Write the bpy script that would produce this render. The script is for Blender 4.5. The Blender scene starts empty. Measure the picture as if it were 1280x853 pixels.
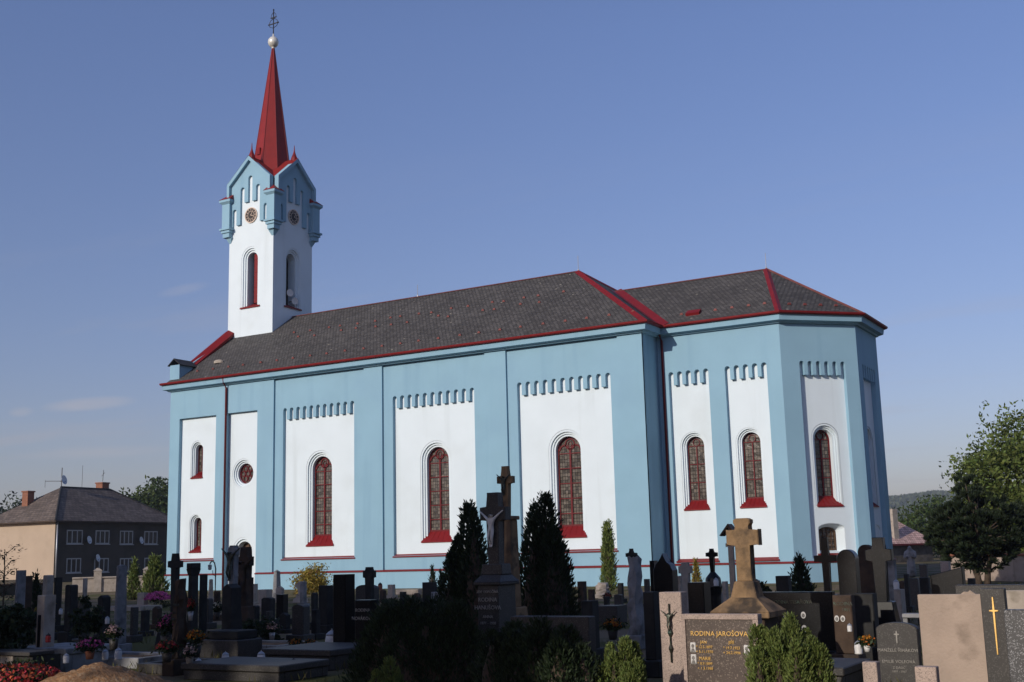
import bpy, bmesh, math, random
import numpy as np
from mathutils import Vector, Matrix
from mathutils.geometry import tessellate_polygon
R = math.radians
random.seed(5); RNG = np.random.default_rng(7)
S = bpy.context.scene
COL = S.collection

# ------------------------------------------------------------------ camera, world, sun, exposure
CAM = Vector((53.826, -50.876, 1.55)); F_PX = 1478.93; TILT = .1789; ROLL = .0259; YAW = -.5293
right0 = Vector((math.cos(YAW), -math.sin(YAW), 0))
fwd0 = Vector((math.sin(YAW), math.cos(YAW), 0))
fwd = fwd0 * math.cos(TILT) + Vector((0, 0, math.sin(TILT)))
upv = -fwd0 * math.sin(TILT) + Vector((0, 0, math.cos(TILT)))
r_c = right0 * math.cos(ROLL) - upv * math.sin(ROLL)
u_c = right0 * math.sin(ROLL) + upv * math.cos(ROLL)
cam = bpy.data.cameras.new('camera'); camo = bpy.data.objects.new('camera', cam); COL.objects.link(camo)
m = Matrix((r_c, u_c, -fwd)).transposed().to_4x4(); m.translation = CAM
camo.matrix_world = m
cam.sensor_width = 36; cam.lens = 36 * F_PX / 1280; cam.clip_end = 9000; cam.clip_start = .2
S.camera = camo
SUN_AZ = (-.191, -.982); SUN_EL = 20.5
w = bpy.data.worlds.new('World'); S.world = w; w.use_nodes = True
nt = w.node_tree; nt.nodes.clear()
sky = nt.nodes.new('ShaderNodeTexSky'); sky.sky_type = 'NISHITA'; sky.sun_disc = False
sky.sun_elevation = R(SUN_EL); sky.sun_rotation = math.atan2(SUN_AZ[0], SUN_AZ[1])
sky.altitude = 300; sky.air_density = 1.0; sky.dust_density = 1.0; sky.ozone_density = 1.6
bg = nt.nodes.new('ShaderNodeBackground'); bg.inputs[1].default_value = .092
out = nt.nodes.new('ShaderNodeOutputWorld')
wb = nt.nodes.new('ShaderNodeVectorMath'); wb.operation = 'MULTIPLY';    # the camera's white balance and the dull haze near the horizon
nt.links.new(sky.outputs[0], wb.inputs[0])
tint = nt.nodes.new('ShaderNodeMix'); tint.data_type = 'RGBA'; tint.inputs[6].default_value = (.92, .815, .96, 1); tint.inputs[7].default_value = (1.12, 1.09, 1.39, 1)
# thin cirrus streaks low in the sky: noise on a flat cloud layer seen in perspective
tcw = nt.nodes.new('ShaderNodeTexCoord'); sx_ = nt.nodes.new('ShaderNodeSeparateXYZ'); nt.links.new(tcw.outputs['Generated'], sx_.inputs[0])
def wm(op, a, b):
    n = nt.nodes.new('ShaderNodeMath'); n.operation = op
    for i, q in enumerate((a, b)):
        if isinstance(q, (int, float)): n.inputs[i].default_value = q
        else: nt.links.new(q, n.inputs[i])
    return n.outputs[0]
te = nt.nodes.new('ShaderNodeMapRange'); te.inputs[1].default_value = .04; te.inputs[2].default_value = .42; nt.links.new(sx_.outputs[2], te.inputs[0])
nt.links.new(te.outputs[0], tint.inputs[0]); nt.links.new(tint.outputs[2], wb.inputs[1])
zz = wm('MAXIMUM', sx_.outputs[2], .02); zz = wm('ADD', zz, .03)
cv = nt.nodes.new('ShaderNodeCombineXYZ'); nt.links.new(wm('DIVIDE', sx_.outputs[0], zz), cv.inputs[0]); nt.links.new(wm('DIVIDE', sx_.outputs[1], zz), cv.inputs[1])
mpw = nt.nodes.new('ShaderNodeMapping'); mpw.inputs['Rotation'].default_value = (0, 0, R(35)); mpw.inputs['Scale'].default_value = (.35, 1.1, 1); mpw.inputs['Location'].default_value = (3.1, .7, 0); nt.links.new(cv.outputs[0], mpw.inputs[0])
nw_ = nt.nodes.new('ShaderNodeTexNoise'); nw_.inputs['Scale'].default_value = 1; nw_.inputs['Detail'].default_value = 6; nw_.inputs['Roughness'].default_value = .6; nt.links.new(mpw.outputs[0], nw_.inputs['Vector'])
rw = nt.nodes.new('ShaderNodeMapRange'); rw.inputs[1].default_value = .51; rw.inputs[2].default_value = .80; rw.inputs[4].default_value = .5; nt.links.new(nw_.outputs[0], rw.inputs[0])
low = nt.nodes.new('ShaderNodeMapRange'); low.inputs[1].default_value = .34; low.inputs[2].default_value = .12; nt.links.new(sx_.outputs[2], low.inputs[0])
mw = nt.nodes.new('ShaderNodeMix'); mw.data_type = 'RGBA'; mw.inputs[7].default_value = (4.6, 4.3, 4.6, 1)
nt.links.new(wm('MULTIPLY', rw.outputs[0], low.outputs[0]), mw.inputs[0]); nt.links.new(wb.outputs[0], mw.inputs[6])
last = mw.outputs[2]
for cu, cv_, hl, th_, tl, am in ((112, 505, .038, .0060, .10, .55), (26, 515, .010, .0045, .1, .35), (120, 566, .062, .0055, .05, .30), (230, 362, .022, .005, .25, .22)):   # single wisps, far off in the west
    dc = (fwd + r_c * ((cu - 640) / F_PX) + u_c * ((426.5 - cv_) / F_PX)).normalized(); tg = Vector((-dc.y, dc.x, 0)).normalized() * -1; ug = tg.cross(dc).normalized()
    def dot(v):
        n = nt.nodes.new('ShaderNodeVectorMath'); n.operation = 'DOT_PRODUCT'; nt.links.new(tcw.outputs['Generated'], n.inputs[0]); n.inputs[1].default_value = v; return n.outputs['Value']
    du, dv = dot(tg), dot(ug); dv = wm('SUBTRACT', wm('SUBTRACT', dv, dc.dot(ug)), wm('MULTIPLY', du, tl))
    e_ = wm('ADD', wm('POWER', wm('ABSOLUTE', wm('DIVIDE', du, hl), 0), 2.), wm('POWER', wm('ABSOLUTE', wm('DIVIDE', dv, th_), 0), 2.))
    fall = wm('MULTIPLY', wm('MAXIMUM', wm('SUBTRACT', 1., e_), 0.), wm('GREATER_THAN', dot(dc), .5))
    n2 = nt.nodes.new('ShaderNodeTexNoise'); n2.inputs['Scale'].default_value = 60; n2.inputs['Detail'].default_value = 5; m3 = nt.nodes.new('ShaderNodeMapping'); m3.inputs['Scale'].default_value = (.5, .5, 2.5); nt.links.new(tcw.outputs['Generated'], m3.inputs[0]); nt.links.new(m3.outputs[0], n2.inputs['Vector'])
    fa = wm('MULTIPLY', wm('MULTIPLY', fall, am), wm('ADD', n2.outputs[0], .25))
    mm = nt.nodes.new('ShaderNodeMix'); mm.data_type = 'RGBA'; mm.inputs[7].default_value = (5.2, 4.9, 5.2, 1); nt.links.new(fa, mm.inputs[0]); nt.links.new(last, mm.inputs[6]); last = mm.outputs[2]
nt.links.new(last, bg.inputs[0]); nt.links.new(bg.outputs[0], out.inputs[0])
sl = bpy.data.lights.new('sun', 'SUN'); sl.energy = 3.3; sl.angle = R(.53); sl.color = (1, .915, .80)
so = bpy.data.objects.new('sun', sl); COL.objects.link(so)
sdir = Vector((SUN_AZ[0] * math.cos(R(SUN_EL)), SUN_AZ[1] * math.cos(R(SUN_EL)), math.sin(R(SUN_EL))))
so.rotation_euler = sdir.to_track_quat('Z', 'Y').to_euler(); so.location = (0, -80, 60)
S.view_settings.view_transform = 'Standard'; S.view_settings.look = 'None'
S.view_settings.gamma = 1; S.view_settings.exposure = .05; S.view_settings.use_curve_mapping = False

# ------------------------------------------------------------------ where things stand
def ray(u, v):
    return (fwd + r_c * ((u - 640) / F_PX) + u_c * ((426.5 - v) / F_PX))
def at(u, d):
    """ground point at horizontal distance d in the direction seen at column u (near the horizon)"""
    r = ray(u, 690); h = Vector((r.x, r.y, 0)).normalized()
    return Vector((CAM.x + h.x * d, CAM.y + h.y * d, 0))
def zt(u, v, d):
    r = ray(u, v); return CAM.z + r.z / math.hypot(r.x, r.y) * d
def hit(u, v, P, n):
    D = ray(u, v); n = Vector(n); return CAM + D * ((Vector(P) - CAM).dot(n) / D.dot(n))

# ------------------------------------------------------------------ materials
MATS = {}
def mat(name, col, rough=.8, var=.12, vs=3., spec=.3, metal=0., bump=0., bs=30., speck=None, stain=None, mono=None, streak=None, patch=None):
    """principled + noise colour variation; speck=(colour, scale, amount) grains; stain=(colour, scale, lo, hi) patches with a shape of their own"""
    M = bpy.data.materials.new(name); M.use_nodes = True; t = M.node_tree; b = t.nodes['Principled BSDF']
    N = t.nodes.new; Lk = t.links.new
    b.inputs['Roughness'].default_value = rough; b.inputs['Metallic'].default_value = metal
    b.inputs['Specular IOR Level'].default_value = spec
    tc = N('ShaderNodeTexCoord'); oi = N('ShaderNodeObjectInfo')
    ad = N('ShaderNodeVectorMath'); ad.operation = 'ADD'
    mu = N('ShaderNodeMath'); mu.operation = 'MULTIPLY'; mu.inputs[1].default_value = 37
    Lk(oi.outputs['Random'], mu.inputs[0]); Lk(tc.outputs['Object'], ad.inputs[0]); Lk(mu.outputs[0], ad.inputs[1])
    def mix(a, bcol, fac):
        x = N('ShaderNodeMix'); x.data_type = 'RGBA'
        if isinstance(a, tuple): x.inputs[6].default_value = (*a, 1)
        else: Lk(a, x.inputs[6])
        if isinstance(bcol, tuple): x.inputs[7].default_value = (*bcol, 1)
        else: Lk(bcol, x.inputs[7])
        Lk(fac, x.inputs[0]); return x.outputs[2]
    def noise(sc, det=4, vec=None):
        n = N('ShaderNodeTexNoise'); n.inputs['Scale'].default_value = sc; n.inputs['Detail'].default_value = det
        Lk(vec or ad.outputs[0], n.inputs['Vector']); return n.outputs[0]
    def ramp(x, lo, hi):
        r = N('ShaderNodeMapRange'); r.inputs[1].default_value = lo; r.inputs[2].default_value = hi; Lk(x, r.inputs[0]); return r.outputs[0]
    lo = tuple(max(0, c * (1 - var)) for c in col); hi = tuple(min(1, c * (1 + var)) for c in col)
    c = mix(lo, hi, ramp(noise(vs), .3, .7))
    if speck:
        v = N('ShaderNodeTexVoronoi'); v.inputs['Scale'].default_value = speck[1]; Lk(ad.outputs[0], v.inputs['Vector'])
        sp = N('ShaderNodeSeparateColor'); Lk(v.outputs['Color'], sp.inputs[0])
        c = mix(c, speck[0], ramp(sp.outputs[0], 1 - speck[2], 1 - speck[2] * .5))
    if stain:
        c = mix(c, stain[0], ramp(noise(stain[1], 6), stain[2], stain[3]))
    if streak:      # run-off marks, stretched down the wall
        mp = N('ShaderNodeMapping'); mp.inputs['Scale'].default_value = (1, 1, .06); Lk(ad.outputs[0], mp.inputs[0])
        c = mix(c, streak[0], ramp(noise(streak[1], 5, mp.outputs[0]), streak[2], streak[3]))
    Lk(c, b.inputs['Base Color'])
    if bump:
        bp = N('ShaderNodeBump'); bp.inputs['Strength'].default_value = bump; bp.inputs['Distance'].default_value = .02
        Lk(noise(bs, 6), bp.inputs['Height']); Lk(bp.outputs[0], b.inputs['Normal'])
    MATS[name] = M; return M
WHITE = mat('white_plaster', (.655, .735, .78), .9, .025, .8, .2, bump=.15, bs=25, stain=((.60, .67, .70), .5, .55, .8), streak=((.56, .63, .66), 1.5, .58, .82))
BLUE = mat('blue_plaster', (.250, .412, .518), .9, .035, .7, .2, bump=.15, bs=25, streak=((.21, .355, .47), 1.4, .54, .8), stain=((.235, .385, .50), .45, .52, .75))
RED = mat('red_paint', (.18, .0105, .0115), .5, .10, 2, .22, stain=((.12, .014, .014), 4, .6, .75))
REDTILE = mat('red_ridge', (.15, .05, .042), .6, .15, 3, .3)
REDROOF = mat('red_sheet', (.22, .017, .015), .5, .08, 2, .25, streak=((.18, .02, .02), 4, .55, .7))
DARKRED = mat('dark_red_pipe', (.10, .012, .014), .5, .1)
FRAME = mat('maroon_frame', (.12, .010, .013), .5, .1, 3, .2)
WOOD = mat('brown_wood', (.10, .055, .03), .6, .3, 8, streak=((.05, .028, .016), 20, .5, .6))
BLACK = mat('black_granite', (.006, .006, .0065), .3, .2, 20, .3, speck=((.03, .03, .033), 160, .10))
BLACKM = mat('dark_stone', (.017, .0165, .016), .7, .3, 6, .3, bump=.2, bs=40, stain=((.028, .028, .025), 5, .5, .7))
GREY = mat('grey_stone', (.23, .23, .235), .8, .2, 5, .3, bump=.3, bs=30, stain=((.08, .08, .075), 4, .5, .7))
PALE = mat('pale_stone', (.36, .31, .26), .85, .15, 4, .3, bump=.3, bs=30, stain=((.2, .17, .13), 5, .55, .75))
SAND = mat('weathered_sandstone', (.255, .165, .09), .9, .25, 5, .2, bump=.6, bs=22, stain=((.06, .046, .034), 3.2, .52, .66), streak=((.09, .065, .045), 7, .54, .7))
BROWN = mat('brown_stone', (.065, .043, .030), .8, .25, 5, .2, bump=.4, bs=25, stain=((.04, .03, .024), 4, .5, .65))
CONC = mat('pinkish_concrete', (.37, .29, .235), .9, .10, 3, .2, bump=.35, bs=35, stain=((.20, .155, .12), 2.4, .56, .72), streak=((.24, .19, .15), 6, .56, .72))
GRAN = mat('pink_granite', (.40, .31, .26), .75, .12, 5, .3, speck=((.22, .175, .155), 170, .34), bump=.25, bs=60)
GRANB = mat('brown_granite', (.075, .055, .045), .35, .15, 6, .5, speck=((.20, .16, .13), 110, .16))
GRAND = mat('speckled_dark_granite', (.05, .05, .052), .4, .15, 6, .5, speck=((.24, .24, .25), 120, .22))
GREYG = mat('dark_grey_granite', (.036, .032, .029), .55, .12, 8, .4, speck=((.08, .074, .068), 120, .2))
GOLD = mat('gilding', (.75, .48, .16), .35, .1, 10, .5, metal=.7)
SILVER = mat('pale_lettering', (.30, .28, .25), .5, .1, 10)
BRONZE = mat('bronze', (.05, .05, .038), .45, .3, 12, .5, metal=.5, stain=((.07, .11, .085), 14, .5, .65))
PORC = mat('porcelain', (.62, .60, .57), .2, .05)
PORT = mat('portrait_print', (.18, .17, .16), .3, .5, 60)
IRON = mat('dark_iron', (.03, .028, .028), .5, .2, 12, .4, metal=.6)
GALV = mat('galvanised_metal', (.42, .43, .45), .45, .1, 8, .4, metal=.5)
BALL = mat('pale_gilt_ball', (.66, .64, .58), .35, .1, 6, .5, metal=.2)
TERRA = mat('terracotta', (.26, .10, .06), .8, .15, 6)
WAX = mat('white_lantern', (.62, .60, .58), .4, .05, 8)
LRED = mat('red_lantern', (.30, .02, .02), .25, .1, 8)
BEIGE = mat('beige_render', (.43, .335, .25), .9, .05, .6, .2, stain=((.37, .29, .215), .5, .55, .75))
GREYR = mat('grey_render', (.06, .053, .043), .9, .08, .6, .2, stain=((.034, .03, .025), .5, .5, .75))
BRICK = mat('brick', (.23, .10, .06), .85, .2, 9)
BARK = mat('bark', (.07, .05, .036), .9, .3, 10, bump=.6, bs=25)
EARTH = mat('heaped_earth', (.30, .165, .08), .95, .25, 8, .1, bump=.9, bs=30, speck=((.36, .24, .14), 40, .25), stain=((.16, .095, .05), 6, .52, .72))
WFRAME = mat('white_window_frame', (.36, .36, .35), .5, .05)
def leafmat(name, c, var=.35, trans=.25):
    M = bpy.data.materials.new(name); M.use_nodes = True; t = M.node_tree; b = t.nodes['Principled BSDF']
    g = t.nodes.new('ShaderNodeNewGeometry'); hs = t.nodes.new('ShaderNodeHueSaturation'); hs.inputs['Color'].default_value = (*c, 1)
    a = t.nodes.new('ShaderNodeMapRange'); a.inputs[3].default_value = 1 - var; a.inputs[4].default_value = 1 + var * 1.2
    t.links.new(g.outputs['Random Per Island'], a.inputs[0]); t.links.new(a.outputs[0], hs.inputs['Value'])
    h = t.nodes.new('ShaderNodeMapRange'); h.inputs[3].default_value = .475; h.inputs[4].default_value = .52
    m2 = t.nodes.new('ShaderNodeMath'); m2.operation = 'FRACT'; m3 = t.nodes.new('ShaderNodeMath'); m3.operation = 'MULTIPLY'; m3.inputs[1].default_value = 17.3
    t.links.new(g.outputs['Random Per Island'], m3.inputs[0]); t.links.new(m3.outputs[0], m2.inputs[0]); t.links.new(m2.outputs[0], h.inputs[0]); t.links.new(h.outputs[0], hs.inputs['Hue'])
    t.links.new(hs.outputs[0], b.inputs['Base Color']); b.inputs['Roughness'].default_value = .6; b.inputs['Specular IOR Level'].default_value = .25
    if trans:
        tr = t.nodes.new('ShaderNodeBsdfTranslucent'); t.links.new(hs.outputs[0], tr.inputs[0])
        mx = t.nodes.new('ShaderNodeMixShader'); mx.inputs[0].default_value = trans
        o = t.nodes['Material Output']; t.links.new(b.outputs[0], mx.inputs[1]); t.links.new(tr.outputs[0], mx.inputs[2]); t.links.new(mx.outputs[0], o.inputs[0])
    MATS[name] = M; return M
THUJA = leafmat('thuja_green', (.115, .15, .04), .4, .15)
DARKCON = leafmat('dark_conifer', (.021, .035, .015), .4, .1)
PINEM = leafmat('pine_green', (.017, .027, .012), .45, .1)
DARKBUSH = leafmat('dark_bush', (.020, .034, .012), .4, .1)
LEAF = leafmat('broad_leaf', (.105, .14, .035), .45, .3)
LEAFD = leafmat('darker_leaf', (.045, .07, .018), .45, .25)
YELLOW = leafmat('yellow_shrub', (.22, .17, .03), .4, .2)
GRASSM = leafmat('grass_blade', (.09, .085, .025), .5, .2)
FRED = leafmat('red_flower', (.35, .05, .03), .5, .2); FPINK = leafmat('pink_flower', (.55, .10, .28), .35, .2)
FORANGE = leafmat('orange_flower', (.45, .17, .02), .4, .2); FVIOLET = leafmat('violet_flower', (.20, .06, .40), .4, .2)
FPALE = leafmat('pale_flower', (.55, .38, .33), .35, .2); FWHITE = leafmat('cream_flower', (.6, .55, .42), .2, .2)

def roof_mat(name, base, sizes=(.26, .20), red=False, dark=(.03, .028, .026)):
    M = bpy.data.materials.new(name); M.use_nodes = True; t = M.node_tree; b = t.nodes['Principled BSDF']; N = t.nodes.new; Lk = t.links.new
    tc = N('ShaderNodeTexCoord')
    br = N('ShaderNodeTexBrick'); br.inputs['Scale'].default_value = 1; br.inputs['Brick Width'].default_value = sizes[0]; br.inputs['Row Height'].default_value = sizes[1]
    br.inputs['Mortar Size'].default_value = .022; br.inputs['Mortar Smooth'].default_value = .3; br.inputs['Bias'].default_value = -.1
    br.inputs['Color1'].default_value = (*[c * .74 for c in base], 1); br.inputs['Color2'].default_value = (*[c * 1.3 for c in base], 1); br.inputs['Mortar'].default_value = (*dark, 1)
    Lk(tc.outputs['UV'], br.inputs['Vector'])
    n1 = N('ShaderNodeTexNoise'); n1.inputs['Scale'].default_value = .5; n1.inputs['Detail'].default_value = 6; Lk(tc.outputs['UV'], n1.inputs['Vector'])
    r1 = N('ShaderNodeMapRange'); r1.inputs[1].default_value = .35; r1.inputs[2].default_value = .65; r1.inputs[3].default_value = .9; r1.inputs[4].default_value = 1.12; Lk(n1.outputs[0], r1.inputs[0])
    mx = N('ShaderNodeVectorMath'); mx.operation = 'SCALE'; Lk(br.outputs[0], mx.inputs[0]); Lk(r1.outputs[0], mx.inputs['Scale'])
    # lichen and single replaced slates
    vo = N('ShaderNodeTexVoronoi'); vo.inputs['Scale'].default_value = 2.6; Lk(tc.outputs['UV'], vo.inputs['Vector'])
    sp = N('ShaderNodeSeparateColor'); Lk(vo.outputs['Color'], sp.inputs[0])
    g1 = N('ShaderNodeMath'); g1.operation = 'GREATER_THAN'; g1.inputs[1].default_value = .93; Lk(sp.outputs[0], g1.inputs[0])
    g2 = N('ShaderNodeMath'); g2.operation = 'LESS_THAN'; g2.inputs[1].default_value = .16; Lk(vo.outputs['Distance'], g2.inputs[0])
    g3 = N('ShaderNodeMath'); g3.operation = 'MULTIPLY'; Lk(g1.outputs[0], g3.inputs[0]); Lk(g2.outputs[0], g3.inputs[1])
    m2 = N('ShaderNodeMix'); m2.data_type = 'RGBA'; m2.inputs[7].default_value = (.26, .235, .19, 1); Lk(mx.outputs[0], m2.inputs[6]); Lk(g3.outputs[0], m2.inputs[0])
    Lk(m2.outputs[2], b.inputs['Base Color']); b.inputs['Roughness'].default_value = .75; b.inputs['Specular IOR Level'].default_value = .25
    bp = N('ShaderNodeBump'); bp.inputs['Strength'].default_value = .7; bp.inputs['Distance'].default_value = .03; Lk(br.outputs['Fac'], bp.inputs['Height']); bp.invert = True
    Lk(bp.outputs[0], b.inputs['Normal']); MATS[name] = M; return M
SLATE = roof_mat('grey_slates', (.090, .083, .077), (.23, .185))
SLATEH = roof_mat('house_slates', (.14, .11, .09), (.5, .4))
TILE = roof_mat('pink_tiles', (.55, .37, .32), (.3, .3), dark=(.2, .1, .08))
def glass_mat(name, col, scale, lead=(.012, .01, .01)):
    M = bpy.data.materials.new(name); M.use_nodes = True; t = M.node_tree; b = t.nodes['Principled BSDF']; N = t.nodes.new; Lk = t.links.new
    tc = N('ShaderNodeTexCoord'); br = N('ShaderNodeTexBrick'); br.offset = 0; br.inputs['Scale'].default_value = 1
    br.inputs['Brick Width'].default_value = scale[0]; br.inputs['Row Height'].default_value = scale[1]; br.inputs['Mortar Size'].default_value = .012
    br.inputs['Color1'].default_value = (*[c * .45 for c in col], 1); br.inputs['Color2'].default_value = (*[c * 1.6 for c in col], 1); br.inputs['Mortar'].default_value = (*lead, 1)
    Lk(tc.outputs['UV'], br.inputs['Vector']); Lk(br.outputs[0], b.inputs['Base Color'])
    n = N('ShaderNodeTexNoise'); n.inputs['Scale'].default_value = 5; Lk(tc.outputs['UV'], n.inputs['Vector'])
    bp = N('ShaderNodeBump'); bp.inputs['Strength'].default_value = .5; bp.inputs['Distance'].default_value = .03; Lk(n.outputs[0], bp.inputs['Height']); Lk(bp.outputs[0], b.inputs['Normal'])
    b.inputs['Roughness'].default_value = .22; b.inputs['Specular IOR Level'].default_value = .6; MATS[name] = M; return M
GLASS = glass_mat('leaded_glass', (.105, .088, .072), (.14, .17))
HGLASS = mat('house_glass', (.02, .021, .022), .15, .5, 1.2, .25)

# ------------------------------------------------------------------ mesh helpers
class MB:
    """collects geometry in a local frame and links it as ONE mesh object"""
    def __init__(s): s.bm = bmesh.new(); s.M = Matrix()
    def frame(s, o, ud):
        ud = Vector((ud[0], ud[1], 0)).normalized(); inn = Vector((-ud.y, ud.x, 0))
        s.M = Matrix.Translation(Vector(o)) @ Matrix((ud, inn, Vector((0, 0, 1)))).transposed().to_4x4(); return s
    def v(s, p): return s.bm.verts.new(s.M @ Vector(p))
    def face(s, pts):
        try: return s.bm.faces.new([s.v(p) for p in pts])
        except ValueError: pass
    def box(s, x0, x1, y0, y1, z0, z1, bev=0):
        vs = [s.v((x, y, z)) for x in (x0, x1) for y in (y0, y1) for z in (z0, z1)]
        fs = [s.bm.faces.new([vs[i] for i in q]) for q in ((0, 1, 3, 2), (4, 6, 7, 5), (0, 4, 5, 1), (2, 3, 7, 6), (0, 2, 6, 4), (1, 5, 7, 3))]
        if bev: bmesh.ops.bevel(s.bm, geom=list({e for f in fs for e in f.edges}), offset=bev, segments=1, affect='EDGES')
        return s
    def prism(s, poly, y0, y1, bev=0):
        """polygon in (x, z) extruded along y"""
        a = [s.v((x, y0, z)) for x, z in poly]; b = [s.v((x, y1, z)) for x, z in poly]; n = len(poly)
        fs = [s.bm.faces.new(a), s.bm.faces.new(b[::-1])]
        for i in range(n): fs.append(s.bm.faces.new([a[i], b[i], b[(i + 1) % n], a[(i + 1) % n]]))
        if bev: bmesh.ops.bevel(s.bm, geom=list(set(fs[0].edges) | set(fs[1].edges)), offset=bev, segments=1, affect='EDGES')
        return s
    def frustum(s, a, b, z0, z1, cx=0, cy=0, bev=0):
        """rectangular frustum: a=(hx,hy) at z0, b=(hx,hy) at z1"""
        vs = [s.v((cx + i * h[0], cy + j * h[1], z)) for h, z in ((a, z0), (b, z1)) for i, j in ((-1, -1), (1, -1), (1, 1), (-1, 1))]
        fs = [s.bm.faces.new(vs[3::-1]), s.bm.faces.new(vs[4:])]
        for i in range(4): fs.append(s.bm.faces.new([vs[i], vs[(i + 1) % 4], vs[4 + (i + 1) % 4], vs[4 + i]]))
        if bev: bmesh.ops.bevel(s.bm, geom=list({e for f in fs for e in f.edges}), offset=bev, segments=1, affect='EDGES')
        return s
    def plate(s, outer, holes=(), w0=0, w1=None, outer_sides=True):
        """flat (u, z) polygon with holes at depth w0; its edges run back to w1"""
        loops = [list(outer)] + [list(h) for h in holes]
        vs = []
        for lp in loops: vs += [s.v((u, w0, z)) for u, z in lp]
        for tri in tessellate_polygon([[Vector((u, z, 0)) for u, z in lp] for lp in loops]):
            try: s.bm.faces.new([vs[i] for i in tri])
            except ValueError: pass
        if w1 is not None:
            k = 0
            for li, lp in enumerate(loops):
                n = len(lp)
                if li or outer_sides:
                    b = [s.v((u, w1, z)) for u, z in lp]
                    for i in range(n): s.bm.faces.new([vs[k + i], vs[k + (i + 1) % n], b[(i + 1) % n], b[i]])
                k += n
        return s
    def tube(s, pts, r, n=8, r1=None):
        pts = [Vector(p) for p in pts]; rings = []
        for i, p in enumerate(pts):
            t = (pts[min(i + 1, len(pts) - 1)] - pts[max(i - 1, 0)]).normalized()
            a = t.orthogonal().normalized(); b = t.cross(a)
            rr = r if r1 is None else r + (r1 - r) * i / (len(pts) - 1)
            rings.append([s.v(p + (a * math.cos(k * 2 * math.pi / n) + b * math.sin(k * 2 * math.pi / n)) * rr) for k in range(n)])
        # keep the rings lined up
        for q in range(len(rings) - 1):
            A, B = rings[q], rings[q + 1]; off = min(range(n), key=lambda o: (B[o].co - A[0].co).length)
            rings[q + 1] = B[off:] + B[:off]; B = rings[q + 1]
            for k in range(n): s.bm.faces.new([A[k], A[(k + 1) % n], B[(k + 1) % n], B[k]])
        s.bm.faces.new(rings[0][::-1]); s.bm.faces.new(rings[-1]); return s
    def lathe(s, prof, cx=0, cy=0, n=16, a0=0, z0=0):
        rings = [[s.v((cx + max(r, 1e-3) * math.cos(a0 + k * 2 * math.pi / n), cy + max(r, 1e-3) * math.sin(a0 + k * 2 * math.pi / n), z0 + z)) for k in range(n)] for r, z in prof]
        for A, B in zip(rings, rings[1:]):
            for k in range(n): s.bm.faces.new([A[k], A[(k + 1) % n], B[(k + 1) % n], B[k]])
        s.bm.faces.new(rings[0][::-1]); s.bm.faces.new(rings[-1]); return s
    def sweep(s, prof, path, closed=False):
        """profile (out, z) along a ground path, mitred; out is to the right of the way walked"""
        P = [Vector(p) for p in path]; n = len(P); rows = []
        for i in range(n):
            d1 = (P[i] - P[i - 1]).normalized() if (i or closed) else None
            d2 = (P[(i + 1) % n] - P[i]).normalized() if (i < n - 1 or closed) else None
            d1 = d1 or d2; d2 = d2 or d1
            n1 = Vector((d1.y, -d1.x)); n2 = Vector((d2.y, -d2.x)); mt = (n1 + n2) / (1 + n1.dot(n2))
            rows.append([s.v((P[i].x + mt.x * o, P[i].y + mt.y * o, z)) for o, z in prof])
        k = len(prof)
        for i in range(n if closed else n - 1):
            A, B = rows[i], rows[(i + 1) % n]
            for j in range(k): s.bm.faces.new([A[j], B[j], B[(j + 1) % k], A[(j + 1) % k]])
        if not closed: s.bm.faces.new(rows[0]); s.bm.faces.new(rows[-1][::-1])
        return s
    def build(s, name, material, parent=None, label=None, smooth=False, uv=False, norm=True):
        if norm: bmesh.ops.recalc_face_normals(s.bm, faces=s.bm.faces[:])
        if uv:      # metres along the eave and up the slope
            L = s.bm.loops.layers.uv.new('UVMap'); s.bm.normal_update()
            for f in s.bm.faces:
                nn = f.normal; a = Vector((-nn.y, nn.x, 0))
                a = a.normalized() if a.length > 1e-4 else Vector((1, 0, 0)); b = nn.cross(a)
                for lp in f.loops: lp[L].uv = (lp.vert.co.dot(a), lp.vert.co.dot(b))
        me = bpy.data.meshes.new(name); s.bm.to_mesh(me); s.bm.free()
        if smooth:
            for p in me.polygons: p.use_smooth = True
        return link(name, me, material, parent, label)
def link(name, me, material, parent=None, label=None):
    o = bpy.data.objects.new(name, me); COL.objects.link(o)
    if material and not me.materials: me.materials.append(material)
    if parent: o.parent = parent
    if label: o['label'] = label
    return o
def tag(o, label, cat, group=None, kind=None):
    if label: o['label'] = label
    if cat: o['category'] = cat
    if group: o['group'] = group
    if kind: o['kind'] = kind
    return o
def thing(name, label, cat, loc=(0, 0, 0), rz=0, group=None):
    o = bpy.data.objects.new(name, None); COL.objects.link(o); o.empty_display_size = .2
    o.location = loc; o.rotation_euler = (0, 0, rz); return tag(o, label, cat, group)
def copy_tree(o, parent=None):
    c = o.copy(); COL.objects.link(c); c.parent = parent
    for ch in list(o.children): copy_tree(ch, c)
    return c
def arch(u0, hw, z0, z1, n=14):
    """round-headed opening: springs at z1-hw"""
    zs = z1 - hw
    return [(u0 - hw, z0), (u0 + hw, z0)] + [(u0 + hw * math.cos(a), zs + hw * math.sin(a)) for a in np.linspace(0, math.pi, n)]
def rect(a, b, c, d): return [(a, c), (b, c), (b, d), (a, d)]
def circ(u, z, r, n=20): return [(u + r * math.cos(k * 2 * math.pi / n), z + r * math.sin(k * 2 * math.pi / n)) for k in range(n)]
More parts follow.
